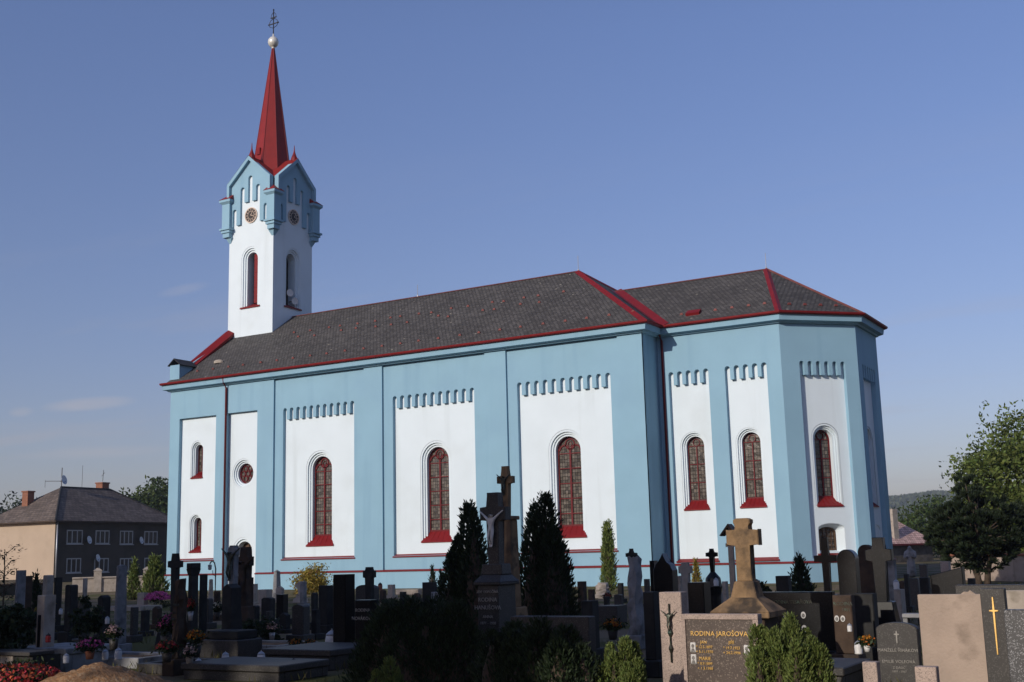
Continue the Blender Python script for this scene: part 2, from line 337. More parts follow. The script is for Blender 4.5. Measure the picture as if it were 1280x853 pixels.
def arcade(u0, u1, z0, zt_, n, zb, tf=.46):
    p = (u1 - u0) / (n - tf); tw = p * tf; a = p - tw; r = a / 2
    pts = [(u0, z0), (u1, z0)]
    for k in range(n - 1, -1, -1):
        c = u0 + k * p + r
        pts += [(c + r * math.cos(t), zt_ - r + r * math.sin(t)) for t in np.linspace(0, math.pi, 6)]
        if k: pts += [(c - r, zb), (c - r - tw, zb)]
    return pts
def text_mesh(txt, size, align='CENTER', ext=.004):
    c = bpy.data.curves.new('lettering', 'FONT'); c.body = txt; c.size = size; c.align_x = align; c.extrude = ext; c.resolution_u = 2
    o = bpy.data.objects.new('lettering', c); COL.objects.link(o)
    me = bpy.data.meshes.new_from_object(o.evaluated_get(bpy.context.evaluated_depsgraph_get()))
    bpy.data.objects.remove(o); bpy.data.curves.remove(c)
    me.transform(Matrix.Rotation(R(90), 4, 'X')); return me       # reads from -y
def inscription(lines, parent, y, material):
    """lines: (text, x, z, size)"""
    for t, x, z, sz in lines:
        o = link('inscription', text_mesh(t, sz), material, parent); o.location = (x, y - .005, z)
def skin_mesh(verts, edges, rad, sub=2):
    me = bpy.data.meshes.new('figure'); me.from_pydata(verts, edges, [])
    o = bpy.data.objects.new('figure', me); COL.objects.link(o)
    sk = o.modifiers.new('s', 'SKIN'); ss = o.modifiers.new('ss', 'SUBSURF'); ss.levels = sub
    for i, v in enumerate(me.skin_vertices[0].data): v.radius = (rad[i], rad[i] * .9); v.use_root = (i == 0)
    r = bpy.data.meshes.new_from_object(o.evaluated_get(bpy.context.evaluated_depsgraph_get()))
    bpy.data.objects.remove(o)
    for p in r.polygons: p.use_smooth = True
    return r
# crucified figure, 1 unit tall, facing -y
CF_V = [(0, 0, .50), (0, -.02, .62), (0, -.03, .76), (0, -.04, .84), (.03, -.07, .93), (.11, -.02, .80), (.26, 0, .93), (.40, .02, 1.04), (-.11, -.02, .80), (-.26, 0, .93), (-.40, .02, 1.04),
        (.055, -.03, .46), (.06, -.09, .26), (.03, -.02, .06), (.02, -.07, 0), (-.055, -.03, .46), (-.06, -.09, .26), (-.03, -.02, .06), (-.02, -.07, 0)]
CF_E = [(0, 1), (1, 2), (2, 3), (3, 4), (2, 5), (5, 6), (6, 7), (2, 8), (8, 9), (9, 10), (0, 11), (11, 12), (12, 13), (13, 14), (0, 15), (15, 16), (16, 17), (17, 18)]
CF_R = [.085, .075, .10, .04, .07, .05, .032, .025, .05, .032, .025, .06, .045, .028, .03, .06, .045, .028, .03]
CORPUS = skin_mesh(CF_V, CF_E, CF_R)
ST_V = [(0, 0, 0), (0, 0, .25), (0, 0, .5), (0, 0, .62), (0, -.01, .78), (0, -.01, .86), (0, -.03, .95), (.13, 0, .76), (.16, -.06, .6), (.04, -.15, .66), (-.13, 0, .76), (-.16, -.06, .6), (-.04, -.15, .66)]
ST_E = [(0, 1), (1, 2), (2, 3), (3, 4), (4, 5), (5, 6), (4, 7), (7, 8), (8, 9), (4, 10), (10, 11), (11, 12)]
ST_R = [.17, .14, .12, .11, .12, .045, .075, .06, .045, .03, .06, .045, .03]
ROBED = skin_mesh(ST_V, ST_E, ST_R)
def corpus(parent, x, y, z, h, material):
    o = link('figure', CORPUS.copy(), material, parent); o.location = (x, y, z); o.scale = (h, h, h); return o

# ------------------------------------------------------------------ foliage
def leaf_mesh(name, C, D, Nn, ln, wd):
    """many small diamond leaves: centres C, long axis D, normals Nn, half length ln, half width wd"""
    n = len(C); D = D / np.linalg.norm(D, axis=1)[:, None]; W = np.cross(D, Nn); W /= (np.linalg.norm(W, axis=1)[:, None] + 1e-9)
    ln = np.broadcast_to(ln, n)[:, None]; wd = np.broadcast_to(wd, n)[:, None]
    V = np.stack([C - D * ln, C + W * wd, C + D * ln, C - W * wd], 1).reshape(-1, 3)
    me = bpy.data.meshes.new(name); me.vertices.add(4 * n); me.vertices.foreach_set('co', V.ravel())
    me.loops.add(4 * n); me.loops.foreach_set('vertex_index', np.arange(4 * n)); me.polygons.add(n)
    me.polygons.foreach_set('loop_start', np.arange(0, 4 * n, 4)); me.polygons.foreach_set('loop_total', np.full(n, 4))
    me.update(); me.validate(); return me
def rnd_dirs(n, g):
    v = g.normal(size=(n, 3)); return v / np.linalg.norm(v, axis=1)[:, None]
def crown_pts(g, n_clump, per, rad, zc, clump_r, shell=.55, flat=1.):
    """clumps of leaves spread through an uneven ellipsoid"""
    d = rnd_dirs(n_clump, g); rr = shell + (1 - shell) * g.random(n_clump) ** .6
    wob = np.clip(1 + .22 * np.sin(d[:, 0] * 5 + g.random() * 6) * np.cos(d[:, 1] * 4 + g.random() * 6) + .12 * np.sin(d[:, 2] * 7), .72, 1.16)
    cc = d * (rr * wob)[:, None] * np.array(rad); cc[:, 2] += zc
    cr = clump_r * (.6 + .8 * g.random(n_clump))
    P = np.repeat(cc, per, 0) + np.clip(g.normal(size=(n_clump * per, 3)), -1.5, 1.5) * np.repeat(cr, per)[:, None] * np.array([1, 1, .7 * flat])
    return P, cc
def broad_tree(name, label, cat, loc, H, Rr, material, seed, zlow=.25, clumps=150, per=70, leaf=.16, group=None, trunk_r=None):
    g = np.random.default_rng(seed); t = thing(name, label, cat, loc, 0, group)
    zc = H * (zlow + (1 - zlow) / 2); rz = H * (1 - zlow) / 2 * .92
    P, cc = crown_pts(g, clumps, per, (Rr * .9, Rr * .9, rz), zc, Rr * .15)
    n = len(P); me = leaf_mesh('crown', P, rnd_dirs(n, g) + np.array([0, 0, -.3]), rnd_dirs(n, g), leaf * (.7 + .6 * g.random(n)), leaf * .5)
    link('crown', me, material, t)
    tr = trunk_r or H * .022; b = MB()
    b.tube([(0, 0, -.1), (.1 * tr, 0, H * .15), (tr * .5, tr * .3, H * .4), (0, tr, H * .75)], tr, 8, tr * .25)
    for k in range(0, len(cc), max(1, len(cc) // 45)):
        c = cc[k] * .9 + np.array([0, 0, zc]) * .1; z0 = H * (zlow * .7 + .35 * g.random())
        mid = (np.array([0, 0, z0]) + c) / 2 + np.array([0, 0, -.04 * H]) * g.random()
        b.tube([(0, 0, z0), mid, c], tr * .4, 5, tr * .08)
    b.build('trunk', BARK, t, smooth=True); return t
def spire_pts(g, n, H, R0, p=.75, z0=.0, lean=(0, 0), inner=.75, base=.25):
    """points on a tapering conifer body"""
    h = g.random(n) ** .85; a = g.random(n) * 2 * math.pi
    prof = np.clip(np.minimum((1 - h) ** p, (h + .03) / base * 1.0 + .55), 0, 1)
    r = R0 * prof * (inner + (1.05 - inner) * g.random(n)) * (1 + .16 * np.sin(a * 3 + h * 17) + .10 * np.sin(a * 5 - h * 23))
    P = np.stack([r * np.cos(a) + lean[0] * h * H, r * np.sin(a) + lean[1] * h * H, z0 + h * H], 1)
    D = np.stack([np.cos(a), np.sin(a), np.full(n, 1.6)], 1) + g.normal(size=(n, 3)) * .35
    return P, D
def conifer(name, label, cat, loc, H, R0, material, seed, n=2600, leaf=.07, p=.75, spires=1, spread=0, group=None, trunk=True):
    g = np.random.default_rng(seed); t = thing(name, label, cat, loc, 0, group); PP = []; DD = []; core = MB()
    for k in range(spires):
        if k == 0: x = y = 0; hh = H
        else:
            an = k * 2.4 + g.random(); rr = spread * (.45 + .6 * g.random()); x, y = rr * math.cos(an), rr * math.sin(an); hh = H * (.62 + .36 * g.random())
        P, D = spire_pts(g, n // spires, hh, R0, p, .02)
        P[:, 0] += x; P[:, 1] += y; PP.append(P); DD.append(D)
        core.lathe([(R0 * .3, 0), (R0 * .45, hh * .15), (R0 * .34, hh * .5), (R0 * .06, hh * .82)], x, y, 9)
    P = np.concatenate(PP); D = np.concatenate(DD); n = len(P)
    # loose tips that break the outline
    k = n // 6; P2 = P[:k] + D[:k] / np.linalg.norm(D[:k], axis=1)[:, None] * leaf * (.8 + 1.6 * g.random((k, 1))); P = np.concatenate([P, P2]); D = np.concatenate([D, D[:k]]); n = len(P)
    me = leaf_mesh('foliage', P, D, rnd_dirs(n, g), leaf * (.6 + .7 * g.random(n)), leaf * .3)
    f = link('foliage', me, material, t)
    core.build('stem_mass', BARK, t)
    return t
def blob_bush(name, label, cat, loc, W, H, material, seed, n=1400, leaf=.06, group=None, flower=None, fn=200, D=None):
    g = np.random.default_rng(seed); t = thing(name, label, cat, loc, 0, group)
    P, cc = crown_pts(g, max(8, n // 45), 45, (W / 2 * .85, (D or W) / 2 * .85, H * .48), H * .5, W * .09, .35)
    P[:, 2] = np.abs(P[:, 2]); n = len(P)
    link('foliage', leaf_mesh('foliage', P, rnd_dirs(n, g) + np.array([0, 0, .5]), rnd_dirs(n, g), leaf * (.6 + .7 * g.random(n)), leaf * .42), material, t)
    if flower:
        d = rnd_dirs(fn, g); d[:, 2] = np.abs(d[:, 2]) * .9 + .1
        Q = d * np.array([W / 2, (D or W) / 2, H * .5]) * (.9 + .25 * g.random((fn, 1))); Q[:, 2] += H * .5
        link('blossoms', leaf_mesh('blossoms', Q, rnd_dirs(fn, g), d + .4 * rnd_dirs(fn, g), leaf * .75, leaf * .65), flower, t)
    return t

# ------------------------------------------------------------------ ground, hill
def ground():
    M = bpy.data.materials.new('cemetery_ground'); M.use_nodes = True; t = M.node_tree; b = t.nodes['Principled BSDF']; N = t.nodes.new; Lk = t.links.new
    tc = N('ShaderNodeTexCoord')
    def ns(sc, d=6):
        n = N('ShaderNodeTexNoise'); n.inputs['Scale'].default_value = sc; n.inputs['Detail'].default_value = d; Lk(tc.outputs['Object'], n.inputs['Vector']); return n.outputs[0]
    def rmp(x, a, c):
        r = N('ShaderNodeMapRange'); r.inputs[1].default_value = a; r.inputs[2].default_value = c; Lk(x, r.inputs[0]); return r.outputs[0]
    def mx(a, c, f):
        x = N('ShaderNodeMix'); x.data_type = 'RGBA'
        for s_, v_ in ((6, a), (7, c)):
            if isinstance(v_, tuple): x.inputs[s_].default_value = (*v_, 1)
            else: Lk(v_, x.inputs[s_])
        Lk(f, x.inputs[0]); return x.outputs[2]
    dirt = mx((.12, .085, .055), (.24, .18, .12), ns(40)); grass = mx((.05, .055, .018), (.12, .11, .035), ns(25))
    c = mx(dirt, grass, rmp(ns(.35), .44, .56)); Lk(c, b.inputs['Base Color']); b.inputs['Roughness'].default_value = .95; b.inputs['Specular IOR Level'].default_value = .1
    bp = N('ShaderNodeBump'); bp.inputs['Strength'].default_value = .8; bp.inputs['Distance'].default_value = .04; Lk(ns(30), bp.inputs['Height']); Lk(bp.outputs[0], b.inputs['Normal'])
    g = MB(); g.face([(-2400, -2400, 0), (2400, -2400, 0), (2400, 2400, 0), (-2400, 2400, 0)]); o = g.build('ground', M); o['kind'] = 'structure'
ground()
def hill():
    M = leafmat('far_forest', (.05, .065, .03), .4, 0)
    g = np.random.default_rng(3); n = 70; me = bpy.data.meshes.new('hill'); V = []; Fc = []
    for i in range(n):
        u = 980 + 760 * i / (n - 1)
        for j in range(12):
            d = 1150 + 75 * j; p = at(u, d)
            top = 64 + 3 * math.sin(u * .011) + 1.2 * math.sin(u * .06)
            V.append((p.x, p.y, top * math.sin(min(1, j / 8) * math.pi / 2) + (1.5 * g.random() if j else -1)))
    for i in range(n - 1):
        for j in range(11): a = i * 12 + j; Fc.append((a, a + 12, a + 13, a + 1))
    me.from_pydata(V, [], Fc); o = link('hill', me, MATS['far_forest']); o['kind'] = 'structure'
    # the wood on it: crowns too far to count
    P = []
    for q in range(26000):
        i = g.random() * (n - 1.01); j = g.random() * 10.9; i0, j0 = int(i), int(j); fi, fj = i - i0, j - j0
        A = np.array(V[i0 * 12 + j0]); B = np.array(V[i0 * 12 + 12 + j0]); C_ = np.array(V[i0 * 12 + j0 + 1])
        P.append(A + (B - A) * fi + (C_ - A) * fj + np.array([0, 0, 2.]))
    P = np.array(P); k = len(P)
    me = leaf_mesh('wood', P, np.tile(np.array([0, 0, 1.]), (k, 1)) + .25 * g.normal(size=(k, 3)), g.normal(size=(k, 3)) * np.array([1, 1, .3]), 2.6 + 2.6 * g.random(k), 1.7 + 1.2 * g.random(k))
    o = link('hillside_wood', me, MATS['far_forest']); tag(o, 'dense wood covering the distant hill beside the church', 'forest', kind='stuff')
hill()

# ------------------------------------------------------------------ the church
CH = thing('church', 'light blue and white church with slate roof and slender red spire', 'church')
NL, NW, CY, CX, Q, MID = 31.2, 13.134, 1.803, 37.326, 2.786, 6.567
WT, EZ = 11.84, 12.2          # wall top, eave
NAVE_S = ((0, 0, 0), (1, 0)); CHO_S = ((NL, CY, 0), (1, 0)); CHO_SE = ((CX, CY, 0), (1, 1)); CHO_E = ((CX + Q, CY + Q, 0), (0, 1)); CHO_NE = ((CX + Q, NW - CY - Q, 0), (-1, 1))
s2 = Q * 2 ** .5; eW = NW - 2 * CY - 2 * Q
# blue walls
BD, PD = .12, .32             # depth of the bays behind the pilasters, of the white panels behind those
b = MB().frame(*NAVE_S)
p1 = (.80, 3.78, 1.74, 10.1); p2 = (4.62, 7.0, 10.12)
b.plate([(0, 0), (p2[0], 0), (p2[0], p2[2]), (p2[1], p2[2]), (p2[1], 0), (8.22, 0), (8.22, WT), (0, WT)], [rect(*p1)], 0, .22)
for a, c in ((14.65, 15.88), (22.4, 23.65), (29.9, NL)): b.plate(rect(a, c, 0, WT), [], 0, BD)
bays = [(8.22, 14.65, 8.84, 13.9, 11.38), (15.88, 22.4, 16.5, 21.66, 19.1), (23.65, 29.9, 24.22, 29.42, 26.8)]
for a, c, u0, u1, uc in bays: b.plate(rect(a, c, 0, WT), [arcade(u0, u1, 1.66, 10.08, 11, 9.42)], BD, PD, outer_sides=False)
b.M = Matrix(); b.face([(NL, 0, 0), (NL, CY, 0), (NL, CY, WT), (NL, 0, WT)])
b.face([(0, NW, 0), (NL, NW, 0), (NL, NW, WT), (0, NW, WT)]); b.face([(NL, NW - CY, 0), (NL, NW, 0), (NL, NW, WT), (NL, NW - CY, WT)])
b.face([(0, 0, 0), (0, NW, 0), (0, NW, WT), (0, 0, WT)]); b.build('nave_wall', BLUE, CH)
b = MB()
cho_pan = [(CHO_S, .52, 2.56, 1.55, 5), (CHO_S, 3.38, 5.42, 4.32, 5)]
b.frame(*CHO_S).plate(rect(0, CX - NL, 0, WT), [arcade(a, c, 1.06, 10.05, n, 9.4, .42) for f, a, c, uc, n in cho_pan], 0, .22, outer_sides=False)
for fr, wd in ((CHO_SE, s2), (CHO_E, eW)):
    c = wd / 2 + (.12 if fr is CHO_SE else 0); b.frame(*fr).plate(rect(0, wd, 0, WT), [arcade(c - 1.18, c + 1.18, 1.06, 10.05, 6, 9.4, .42)], 0, .24, outer_sides=False)
b.frame(*CHO_NE).plate(rect(0, s2, 0, WT)); b.M = Matrix(); b.face([(NL, NW - CY, 0), (CX, NW - CY, 0), (CX, NW - CY, WT), (NL, NW - CY, WT)])
b.build('choir_wall', BLUE, CH)

def window(fr, uc, zs, zg, zt_, hi, ho, w0, kind, dep=.42):
    """round-headed window: hi/ho half widths of glass and surround; zs sill front, zg glass foot, zt_ glass top"""
    top = zt_ + (ho - hi); st = (ho - hi) / 3
    wn = MB().frame(*fr)
    for k in range(3):
        o, i_ = ho - st * k, ho - st * (k + 1); d = w0 + (.015, .10, .17)[k]
        wn.plate(arch(uc, o, zs, top - st * k), [arch(uc, i_, zs + .01, top - st * (k + 1))], d, w0 + dep + .08)
    W = wn.build('window', WHITE, CH)
    d = w0 + dep
    # frame
    f = MB().frame(*fr); bw = hi * .11; t0 = .05
    if kind != 'plain':
        f.plate(arch(uc, hi + .01, zg - .02, zt_), [arch(uc, hi - bw, zg + bw, zt_ - bw)], d - .06, d + .03)
        zsp = zt_ - hi; r = hi - bw
        if kind == 'tracery':
            f.box(uc - bw * .6, uc + bw * .6, d - .055, d + .02, zg, zsp + .02)
            n = 5
            for k in range(1, n + 1): z = zg + (zsp - .02 - zg) * k / n - .12; f.box(uc - r, uc + r, d - .045, d + .02, z - .022, z + .022)
            for sx in (-1, 1):     # two small round heads under one ring
                c = uc + sx * r / 2; rr = r / 2
                f.plate([(c + rr * math.cos(a), zsp + rr * math.sin(a)) for a in np.linspace(0, math.pi, 12)] + [(c + (rr - bw) * math.cos(a), zsp + (rr - bw) * math.sin(a)) for a in np.linspace(math.pi, 0, 12)], [], d - .05, d + .02)
            zc = zsp + r * .52
            f.plate(circ(uc, zc, r * .46), [circ(uc, zc, r * .46 - bw * .8)], d - .05, d + .02)
            f.plate(circ(uc, zc, r * .2, 10), [circ(uc, zc, r * .2 - bw * .3, 10)], d - .045, d + .02)
        else:
            f.box(uc - bw * .5, uc + bw * .5, d - .05, d + .02, zg, zsp)
            for k in range(1, 4): z = zg + (zsp - zg) * k / 3; f.box(uc - r, uc + r, d - .045, d + .02, z - .018, z + .018)
            f.plate(circ(uc, zsp + r * .42, r * .45), [circ(uc, zsp + r * .42, r * .45 - bw * .6)], d - .05, d + .02)
    else:
        f.plate(arch(uc, hi + .01, zg - .02, zt_), [arch(uc, hi - .06, zg + .06, zt_ - .06)], d - .06, d + .03)
        f.box(uc - .02, uc + .02, d - .05, d + .02, zg, zt_ - .05)
    f.build('frame', FRAME, W)
    p = MB().frame(*fr).plate(arch(uc, hi + .005, zg - .02, zt_), [], d)
    p.build('pane', GLASS, W, uv=True, norm=False)
    sm = MB().frame(*fr); hs = ho - .03
    a = [(uc - hs, w0 - .06, zs), (uc + hs, w0 - .06, zs), (uc + hi + .03, d - .05, zg), (uc - hi - .03, d - .05, zg)]
    bt = [(x, y, z - .05) for x, y, z in a]
    A = [sm.v(q) for q in a]; Bv = [sm.v(q) for q in bt]
    sm.bm.faces.new(A); sm.bm.faces.new(Bv[::-1])
    for i in range(4): sm.bm.faces.new([A[i], Bv[i], Bv[(i + 1) % 4], A[(i + 1) % 4]])
    for k in range(-2, 3):          # standing seams of the sheet
        x = k * hs / 2.6; sm.tube([(uc + x, w0 - .055, zs + .006), (uc + x * hi / hs, d - .06, zg + .006)], .012, 4)
    sm.build('sill', RED, W)
    return W
def panel(fr, r, w, holes): MB().frame(*fr).plate(rect(*r), holes, w).build('wall_panel', WHITE, CH)
def ledge(fr, u0, u1, z, w0, w1=-.05):
    l = MB().frame(*fr); l.M = l.M @ Matrix.Translation((0, 0, 0))
    a = [(w1, z - .10), (w1, z - .065), (w0 + .02, z + .07), (w0 + .02, z - .10)]
    A = [l.v((u0, y, q)) for y, q in a]; B_ = [l.v((u1, y, q)) for y, q in a]
    l.bm.faces.new(A); l.bm.faces.new(B_[::-1])
    for i in range(4): l.bm.faces.new([A[i], B_[i], B_[(i + 1) % 4], A[(i + 1) % 4]])
    l.build('ledge', RED, CH)
for a, c, u0, u1, uc in bays:
    panel(NAVE_S, (u0 - .05, u1 + .05, 1.6, 10.2), PD, [arch(uc, 1.0, 2.34, 7.54)])
    window(NAVE_S, uc, 2.34, 2.86, 7.22, .69, 1.0, PD, 'tracery'); ledge(NAVE_S, u0 - .06, u1 + .06, 1.68, PD, BD - .06)
# west bay
panel(NAVE_S, (.75, 3.83, 1.7, 10.15), .22, [arch(2.1, .52, 6.52, 8.72), arch(2.1, .52, 2.2, 4.4)]); ledge(NAVE_S, .76, 3.82, 1.76, .22, -.05)
window(NAVE_S, 2.1, 6.52, 6.85, 8.5, .31, .52, .22, 'plain', .45); window(NAVE_S, 2.1, 2.2, 2.5, 4.2, .31, .52, .22, 'plain', .45)
DC, RC = 5.86, 5.8
panel(NAVE_S, (4.57, 7.05, 0, 10.15), .22, [circ(RC, 6.57, .86, 28), [(DC - .82, .02), (DC + .82, .02)] + arch(DC, .82, 0, 2.95)[2:]])
ro = MB().frame(*NAVE_S)
for k in range(3): ro.plate(circ(RC, 6.57, .86 - .09 * k, 28), [circ(RC, 6.57, .77 - .09 * k, 28)], .235 + .08 * k, .66)
ro = ro.build('rose_window', WHITE, CH)
fr_ = MB().frame(*NAVE_S).plate(circ(RC, 6.57, .60, 28), [circ(RC, 6.57, .53, 28)], .54, .64)
for k in range(6):
    a = k * math.pi / 3; fr_.plate(circ(RC + .34 * math.cos(a), 6.57 + .34 * math.sin(a), .17, 12), [circ(RC + .34 * math.cos(a), 6.57 + .34 * math.sin(a), .135, 12)], .56, .63)
fr_.plate(circ(RC, 6.57, .17, 12), [circ(RC, 6.57, .13, 12)], .56, .63); fr_.build('frame', FRAME, ro)
MB().frame(*NAVE_S).plate(circ(RC, 6.57, .6, 28), [], .61).build('pane', GLASS, ro, uv=True, norm=False)
dr = MB().frame(*NAVE_S)
for k in range(2): dr.plate([(DC - .82 + .12 * k, .02), (DC + .82 - .12 * k, .02)] + arch(DC, .82 - .12 * k, 0, 2.95 - .12 * k)[2:], [[(DC - .7 + .12 * k, .025), (DC + .7 - .12 * k, .025)] + arch(DC, .70 - .12 * k, 0, 2.83 - .12 * k)[2:]], .235 + .09 * k, .8)
dr = dr.build('doorway', WHITE, CH)
dd = MB().frame(*NAVE_S).plate(arch(DC, .60, .02, 2.72), [], .72)
for sx in (-1, 1):
    for z0, z1 in ((.25, 1.0), (1.15, 1.95)): dd.box(DC + sx * .3 - .2, DC + sx * .3 + .2, .69, .73, z0, z1)
dd.box(DC - .02, DC + .02, .68, .73, .02, 2.7); dd = dd.build('door', WOOD, dr); MB().frame(*NAVE_S).box(DC + .05, DC + .09, .64, .7, 1.0, 1.15).build('handle', IRON, dr)
# choir and apse
for f, a, c, uc, n in cho_pan:
    panel(f, (a - .05, c + .05, 1.0, 10.15), .22, [arch(uc, .68, 3.45, 7.12)])
    window(f, uc, 3.45, 3.85, 6.9, .45, .68, .22, 'leaded', .38); ledge(f, a - .04, c + .04, 1.1, .22, -.09)
c = s2 / 2 + .12
seg = lambda u, hw, z0, z1: [(u - hw, z0), (u + hw, z0)] + [(u + hw * math.cos(t), z1 - .22 + .22 * math.sin(t)) for t in np.linspace(0, math.pi, 10)]
panel(CHO_SE, (c - 1.23, c + 1.23, 1.0, 10.15), .24, [arch(c, .70, 3.4, 7.18), seg(c, .68, 1.25, 2.62)])
window(CHO_SE, c, 3.4, 3.82, 6.92, .46, .70, .24, 'leaded', .5)
lw = MB().frame(*CHO_SE).plate(seg(c, .69, 1.25, 2.63), [seg(c, .66, 1.26, 2.60)], .25, .3)
A = seg(c, .66, 1.26, 2.60); B_ = seg(c, .43, 1.40, 2.44)
va = [lw.v((u, .3, z)) for u, z in A]; vb = [lw.v((u, .74, z)) for u, z in B_]
for i in range(len(va)): lw.bm.faces.new([va[i], va[(i + 1) % len(va)], vb[(i + 1) % len(vb)], vb[i]])
lw = lw.build('window', WHITE, CH); fb = MB().frame(*CHO_SE).plate(B_, [seg(c, .37, 1.46, 2.38)], .68, .75)
for k in (-1, 0, 1): fb.box(c + k * .2 - .014, c + k * .2 + .014, .69, .73, 1.42, 2.4)
for k in range(4): fb.box(c - .4, c + .4, .685, .725, 1.58 + .22 * k, 1.60 + .22 * k)
fb.build('frame', WOOD, lw); MB().frame(*CHO_SE).plate(B_, [], .735).build('pane', GLASS, lw, uv=True, norm=False)
ledge(CHO_SE, c - .78, c + .78, 1.2, .24, -.14)
c = eW / 2
panel(CHO_E, (c - 1.23, c + 1.23, 1.0, 10.15), .24, [arch(c, .70, 3.4, 7.18)])
window(CHO_E, c, 3.4, 3.82, 6.92, .46, .70, .24, 'leaded', .5)
MB().frame(*CHO_E).plate(seg(c, .69, 1.25, 2.63), [seg(c, .58, 1.33, 2.52)], .20, .25).build('blind_niche', WHITE, CH)
# plinth, cornice, gutter run round the walls
FOOT = [(0, NW), (0, 0), (NL, 0), (NL, CY), (CX, CY), (CX + Q, CY + Q), (CX + Q, NW - CY - Q), (CX, NW - CY), (NL, NW - CY), (NL, NW)]
PA, PB = [(0, NW), (0, 0), (p2[0] - .02, 0)], [(p2[1] + .02, 0)] + FOOT[2:]
b = MB(); 
for P_ in (PA, PB): b.sweep([(.07, 0), (.07, .88), (-.02, .88), (-.02, 0)], P_)
b.build('plinth', BLUE, CH); b = MB()
for P_ in (PA, PB): b.sweep([(.125, .862), (.125, .895), (-.02, .96), (-.02, .862)], P_)
b.build('plinth_ledge', RED, CH)
EAV = [(-.0, 1.2)] + FOOT[1:]
b = MB().sweep([(-.02, 11.80), (.12, 11.80), (.16, 11.86), (.36, 11.90), (.40, 12.17), (-.02, 12.17)], FOOT, True); b.build('cornice', BLUE, CH)
GUT = [(.0, 0)] + FOOT[2:]
b = MB(); gp = [(.40 + .085 * (1 + math.cos(t)), 12.235 + .085 * math.sin(t)) for t in np.linspace(math.pi, 2 * math.pi, 7)] + [(.56, 12.25), (.49, 12.17), (.42, 12.25)]
gp = [(.385, 12.172), (.385, 12.245), (.47, 12.252), (.555, 12.30), (.585, 12.285), (.57, 12.215), (.52, 12.172)]
b.sweep(gp, [(-.38, 0)] + FOOT[2:] + [(0, NW)]); b.build('gutter', RED, CH, smooth=False)
# roofs
e = .46; k = (17.034 - 12.26) / (MID + e)
b = MB(); xr = NL + e - (MID + e); zr = 17.034
rA, rB = (.35, MID, zr), (xr, MID, zr); sw, se, ne, nw = (-.02, -e, 12.26), (NL + e, -e, 12.26), (NL + e, NW + e, 12.26), (-.02, NW + e, 12.26); rA = (-.02, MID, zr)
for f in ((sw, se, rB, rA), (se, ne, rB), (ne, nw, rA, rB)): b.face(f)
b.build('nave_roof', SLATE, CH, uv=True, norm=False)
kc = 3.315 / (MID - CY + e); CR = 35.38; zc = 15.575; xi = NL + e - (zc - 12.26) / k
b = MB(); P_ = [(NL + e, CY - e)]
off = lambda i: None
def eave_pt(i):
    P = [Vector(p) for p in FOOT]; d1 = (P[i] - P[i - 1]).normalized(); d2 = (P[(i + 1) % len(P)] - P[i]).normalized()
    n1 = Vector((d1.y, -d1.x)); n2 = Vector((d2.y, -d2.x)); mt = (n1 + n2) / (1 + n1.dot(n2)); q = P[i] + mt * e; return (q.x, q.y, 12.26)
E4, E5, E6, E7 = [eave_pt(i) for i in (4, 5, 6, 7)]; ap = (CR, MID, zc); iv = (xi, MID, zc)
v0 = (NL + e, CY - e, 12.26); v1 = (NL + e, NW - CY + e, 12.26)
for f in ((v0, E4, ap, iv), (E4, E5, ap), (E5, E6, ap), (E6, E7, ap), (E7, v1, iv, ap)): b.face(f)
b.build('choir_roof', SLATE, CH, uv=True, norm=False)
def strip(name, p, q, wdt, lift, material, thick=.05):
    p, q = Vector(p), Vector(q); d = (q - p).normalized(); sd = d.cross(Vector((0, 0, 1))).normalized(); up = sd.cross(d)
    mb_ = MB(); a = []
    for P in (p, q): a.append([mb_.v(P + sd * x + up * z) for x, z in ((-wdt, lift - wdt * .45), (0, lift + thick), (wdt, lift - wdt * .45), (0, lift - .08))])
    for i in range(4): mb_.bm.faces.new([a[0][i], a[0][(i + 1) % 4], a[1][(i + 1) % 4], a[1][i]])
    mb_.bm.faces.new(a[0]); mb_.bm.faces.new(a[1][::-1]); return mb_.build(name, material, CH)
strip('ridge_cap', rA, rB, .10, .02, REDTILE, .03); strip('ridge_cap', iv, ap, .09, .02, REDTILE, .03)
strip('hip_cap', rB, se, .22, .03, RED); strip('hip_cap', rB, ne, .22, .03, RED)
strip('hip_cap', ap, E4, .20, .03, RED); 
for q in (E5, E6, E7): strip('hip_cap', ap, q, .07, .03, REDTILE)
# valley between nave hip and choir roof: a flat sheet lying in the trough
va_, vb_ = Vector(v0), Vector(iv); d = (vb_ - va_).normalized(); nh = Vector((k, 0, 1)).normalized(); nc = Vector((0, -kc, 1)).normalized()
s_h = nh.cross(d).normalized(); s_h = s_h if s_h.y > -1 else s_h; s_c = d.cross(nc).normalized()
if s_c.x < 0: s_c = -s_c
if s_h.y > 0: s_h = -s_h
b = MB()
for s_, n_ in ((s_h, nh), (s_c, nc)): b.face([va_ + n_ * .03, va_ + s_ * .42 + n_ * .03, vb_ + s_ * .42 + n_ * .03, vb_ + n_ * .03])
b.build('valley_sheet', RED, CH, norm=False)
